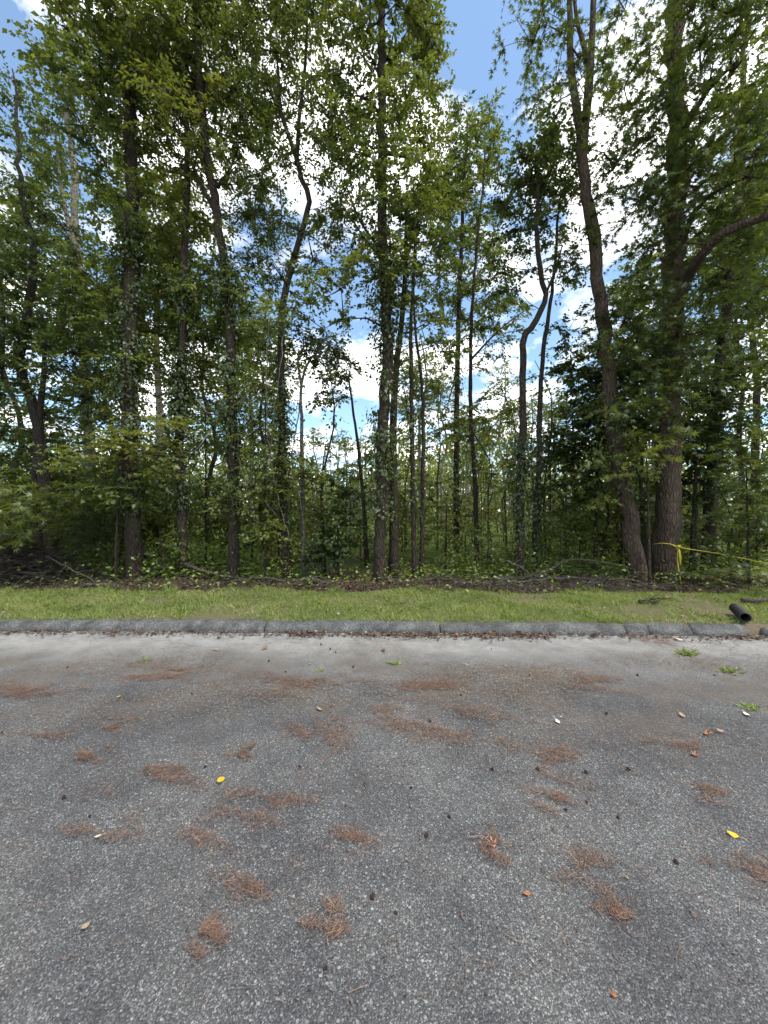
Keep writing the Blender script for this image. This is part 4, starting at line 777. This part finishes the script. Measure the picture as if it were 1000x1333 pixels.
FB = [([(383, 7.0, .02), (403, 7.02, .12), (432, 7.05, .03)], .035, .02, 'pale arched dead branch beside the two-stemmed tall tree', 'deadwood', 2),
      ([(108, 6.85, .02), (135, 6.85, .05), (166, 6.9, .02)], .04, .025, 'short pale log lying on dead leaves below the straight vine-clad trunk', 'deadwood', 1),
      ([(240, 7.5, .30), (290, 7.3, .12), (345, 7.2, .06)], .03, .012, 'long thin dead branch slanting down under the dark leaning tree', 'deadwood', 5),
      ([(300, 7.1, .05), (340, 7.15, .10), (372, 7.1, .04)], .03, .02, 'grey-brown branch on the leaf bank beside the twisted tree', 'deadwood', 3),
      ([(640, 7.3, .02), (700, 7.25, .10), (790, 7.3, .05)], .055, .035, 'thick grey log lying under the kinked stem', 'brush', 2),
      ([(615, 6.95, .02), (650, 7.0, .06), (668, 7.1, .22)], .03, .012, 'pale bent dead branch lifting its tip at the debris row', 'deadwood', 3),
      ([(690, 7.0, .10), (740, 7.1, .42), (790, 7.2, .38), (838, 7.1, .22)], .022, .008, 'thin pale branch arching to the leaning tree', 'deadwood', 5),
      ([(660, 7.0, .45), (690, 7.0, .22), (715, 6.95, .02)], .02, .01, 'thin stick slanting across the kinked stem', 'deadwood', 2),
      ([(670, 6.95, .05), (730, 6.95, .12), (800, 7.0, .10)], .03, .015, 'pale long branch topping the debris row', 'deadwood', 6),
      ([(760, 6.9, .03), (800, 6.95, .12), (850, 6.9, .05)], .025, .010, 'twiggy dead branch at the foot of the leaning tree', 'brush', 9),
      ([(548, 7.1, .02), (575, 7.1, .05), (600, 7.1, .02)], .025, .015, 'short dark stick below the close pair of thin trunks', 'brush', 2),
      ([(495, 7.0, .02), (503, 6.98, .14), (520, 6.95, .02)], .02, .012, 'curved root-like stick at the foot of the two-stemmed tall tree', 'deadwood', 1),
      ([(832, 5.85, .02), (843, 5.83, .05), (858, 5.8, .02)], .022, .008, 'black broken twig lying on the bare verge soil', 'brush', 7),
      ([(590, 6.9, .02), (630, 6.85, .04), (655, 6.9, .03)], .03, .02, 'low brown branch on the leaf bank at the grass edge', 'deadwood', 2),
      ([(965, 5.9, .03), (1000, 5.8, .06), (1040, 5.8, .05)], .03, .02, 'brown branch on the ground behind the black pipe', 'deadwood', 3),
      ([(60, 7.2, .5), (100, 7.0, .25), (130, 6.9, .04)], .018, .008, 'thin stick sloping off the brush pile', 'deadwood', 2)]
for i, (pp, a, b, lab, mt, ns_) in enumerate(FB):
    tag(branch_obj('fallen_branch', [edge(*p) for p in pp], a, b, 800 + i, mt, ns_), lab, 'branch', 'fallen branches along the wood edge')
bc = edge(28, 7.35, 0); pile = empty('brush_pile', bc); tag(pile, 'dark heap of cut sticks and brush at the wood edge', 'brush pile')
def stick_line(g):
    a = g.uniform(0, 6.28); rr = abs(g.normal(0, .5)); c = np.array([math.cos(a) * rr * 1.5, math.sin(a) * rr * .55, 0]); hm = .85 * math.exp(-(c[0] / .95) ** 2 - (c[1] / .6) ** 2)
    c[2] = g.uniform(.03, max(.06, hm)); d = unit(g.normal(0, 1, 3) * np.array([1, .7, .33])); l_ = g.uniform(.25, .8)
    p = np.array([c - d * l_ / 2, c + g.normal(0, .03, 3), c + d * l_ / 2]); p[:, 2] = np.maximum(p[:, 2], .0); return p
g = np.random.default_rng(900)
for i in range(90):
    p = stick_line(g); r = g.uniform(.008, .024)
    link('stick', tubes_mesh('stick', [(smooth_line(p, .2), np.linspace(r, r * .6, len(smooth_line(p, .2))), 6)]), M['brush'], pile)
L = [(stick_line(g), np.array([.008, .007, .003]) * g.uniform(.6, 1.2), 4) for i in range(900)]
o = link('twig_mass', tubes_mesh('twig_mass', L), M['brush'], pile); o['kind'] = 'stuff'
# loose twigs along the edge
L = []
for i in range(1500):
    X = g.uniform(-8.5, 8.5) if i % 3 else g.uniform(.8, 4.8); v = 1.75 + abs(g.normal(0, .55)); Y = kerbY(X) + v; z = float(gz(X, Y)) + abs(g.normal(.02, .05)); a = g.uniform(0, 6.28); l_ = g.uniform(.08, .45)
    d = np.array([math.cos(a), math.sin(a), g.normal(0, .22)]); c = np.array([X, Y, z]); r = g.uniform(.003, .009)
    L.append((np.array([c - d * l_ / 2, c + g.normal(0, .015, 3), c + d * l_ / 2]), np.array([r, r * .9, r * .5]), 4))
tag(link('twig_litter', tubes_mesh('twig_litter', L), M['deadwood']), 'loose grey twigs strewn over the dead-leaf bank', 'twigs', kind='stuff')

# hanging vines
VN = [([(352, 415), (346, 500), (350, 580), (362, 650), (378, 705)], 7.25, 'long pale vine hanging in front of the twisted tree'), ([(372, 400), (366, 470), (357, 540), (350, 600), (347, 650), (360, 672)], 7.3, 'pale looping vine stem beside the twisted tree'),
      ([(275, 560), (258, 582), (240, 592), (205, 592), (185, 590)], 7.3, 'bare pale twig reaching across the tiered sapling'), ([(256, 520), (268, 536), (290, 540), (315, 520), (335, 500)], 7.35, 'pale vine sagging across the dark leaning trunk'),
      ([(392, 520), (380, 600), (392, 660), (398, 720), (420, 752)], 7.5, 'pale vine dropping to the leaf bank by the thin forked stem'), ([(330, 545), (310, 580), (322, 640), (340, 700)], 7.4, 'thin grey vine among the tangled shrub leaves'),
      ([(895, 20), (912, 50), (922, 80), (925, 110)], 6.7, 'pale dead twig high in the thickest tree'), ([(868, 120), (872, 140), (888, 135), (905, 140)], 6.9, 'thin pale vine curling round the upper thick trunk')]
for i, (pp, Y, lab) in enumerate(VN):
    ps = [at(x, y, Y + .12 * math.sin(3 * k + i)) for k, (x, y) in enumerate(pp)]
    tag(branch_obj('vine', ps, .012, .006, 950 + i, 'bark_pale', 3, None, .35), lab, 'vine', 'hanging vines')

# ------------------------------------------------------------------ rope and pipe
TX = at(868, 712, 7.4); rt = .205
rope = empty('rope', (TX[0], TX[1], float(gz(TX[0], TX[1])))); tag(rope, 'yellow rope tied round the thickest trunk and stretched tight to a slim trunk', 'rope')
b0 = np.array(rope.location)
def ropetube(name, pts, r, parent=rope, seed=0):
    ln = smooth_line([np.array(p, float) - b0 for p in pts], .05)
    k = len(ln); th = np.arange(k)[:, None] * .9 + np.arange(8)[None, :] * 2 * math.pi / 8
    return link(name, tubes_mesh(name, [(ln, r * (1 + .14 * np.cos(3 * th)), 8)]), M['rope'], parent)
zr = at(868, 711, 7.15)[2]; loop = []
for k in range(21):
    a = math.radians(-60 + k * 18); loop.append((TX[0] + rt * 1.12 * math.cos(a), TX[1] + rt * 1.12 * math.sin(a), zr + .03 * math.sin(a * 2) - .012 * math.cos(a)))
ropetube('loop', loop, .009)
kn = at(883, 713, 7.12)
ropetube('knot', [kn + np.array(d) for d in ((-.03, 0, .02), (.02, -.02, .03), (.03, .02, -.02), (-.02, .02, -.03), (-.02, -.03, .02), (.03, -.02, .0), (0, .03, .02))], .014)
ropetube('line', [(TX[0] - .05, TX[1] - rt * 1.14, zr + .01), kn, at(940, 722, 6.95), at(1000, 734, 6.75), at(1045, 741, 6.6)], .009)
ropetube('tail', [kn, at(882, 728, 7.10), at(884, 745, 7.05), at(888, 764, 7.0), at(893, 772, 6.75)], .010)
ropetube('tail', [kn, at(886, 722, 7.08), at(886, 736, 7.08), at(885, 728, 7.07), at(884, 716, 7.1)], .010)
ropetube('tail', [at(893, 772, 6.75), at(905, 779, 6.35), at(918, 786, 6.02), at(935, 789, 5.9)], .009)
plant('slim_tree', 'slim trunk holding the far end of the yellow rope', 'tree', tp(6.62, (1046, 775), (1046, 700), (1050, 560), (1046, 420)), .07, .03, [cl(1050, 480, 50, 60, 6.7, .7, .8)], 78, tint=(.35, .15), start=.5)

pa, pb = np.array([4.89, 5.30, .215]), np.array([4.62, 4.86, .20])
ax = pb - pa; Lp = np.linalg.norm(ax); pipe = empty('drain_pipe', pa); tag(pipe, 'black corrugated plastic drain pipe lying over the kerb end', 'pipe')
k = 64; tt = np.linspace(0, 1, k); rr = .058 + .008 * np.sin(np.arange(k) * 2 * math.pi / 5)
link('shell', tubes_mesh('shell', [(np.array([ax * f for f in tt]), rr, 20)]), M['pipe'], pipe)
me = bpy.data.objects['shell'].data
bm = bmesh.new(); bm.from_mesh(me)
bmesh.ops.delete(bm, geom=[f for f in bm.faces if len(f.verts) > 4], context='FACES')
bmesh.ops.solidify(bm, geom=bm.faces[:], thickness=.006); bm.to_mesh(me); bm.free()
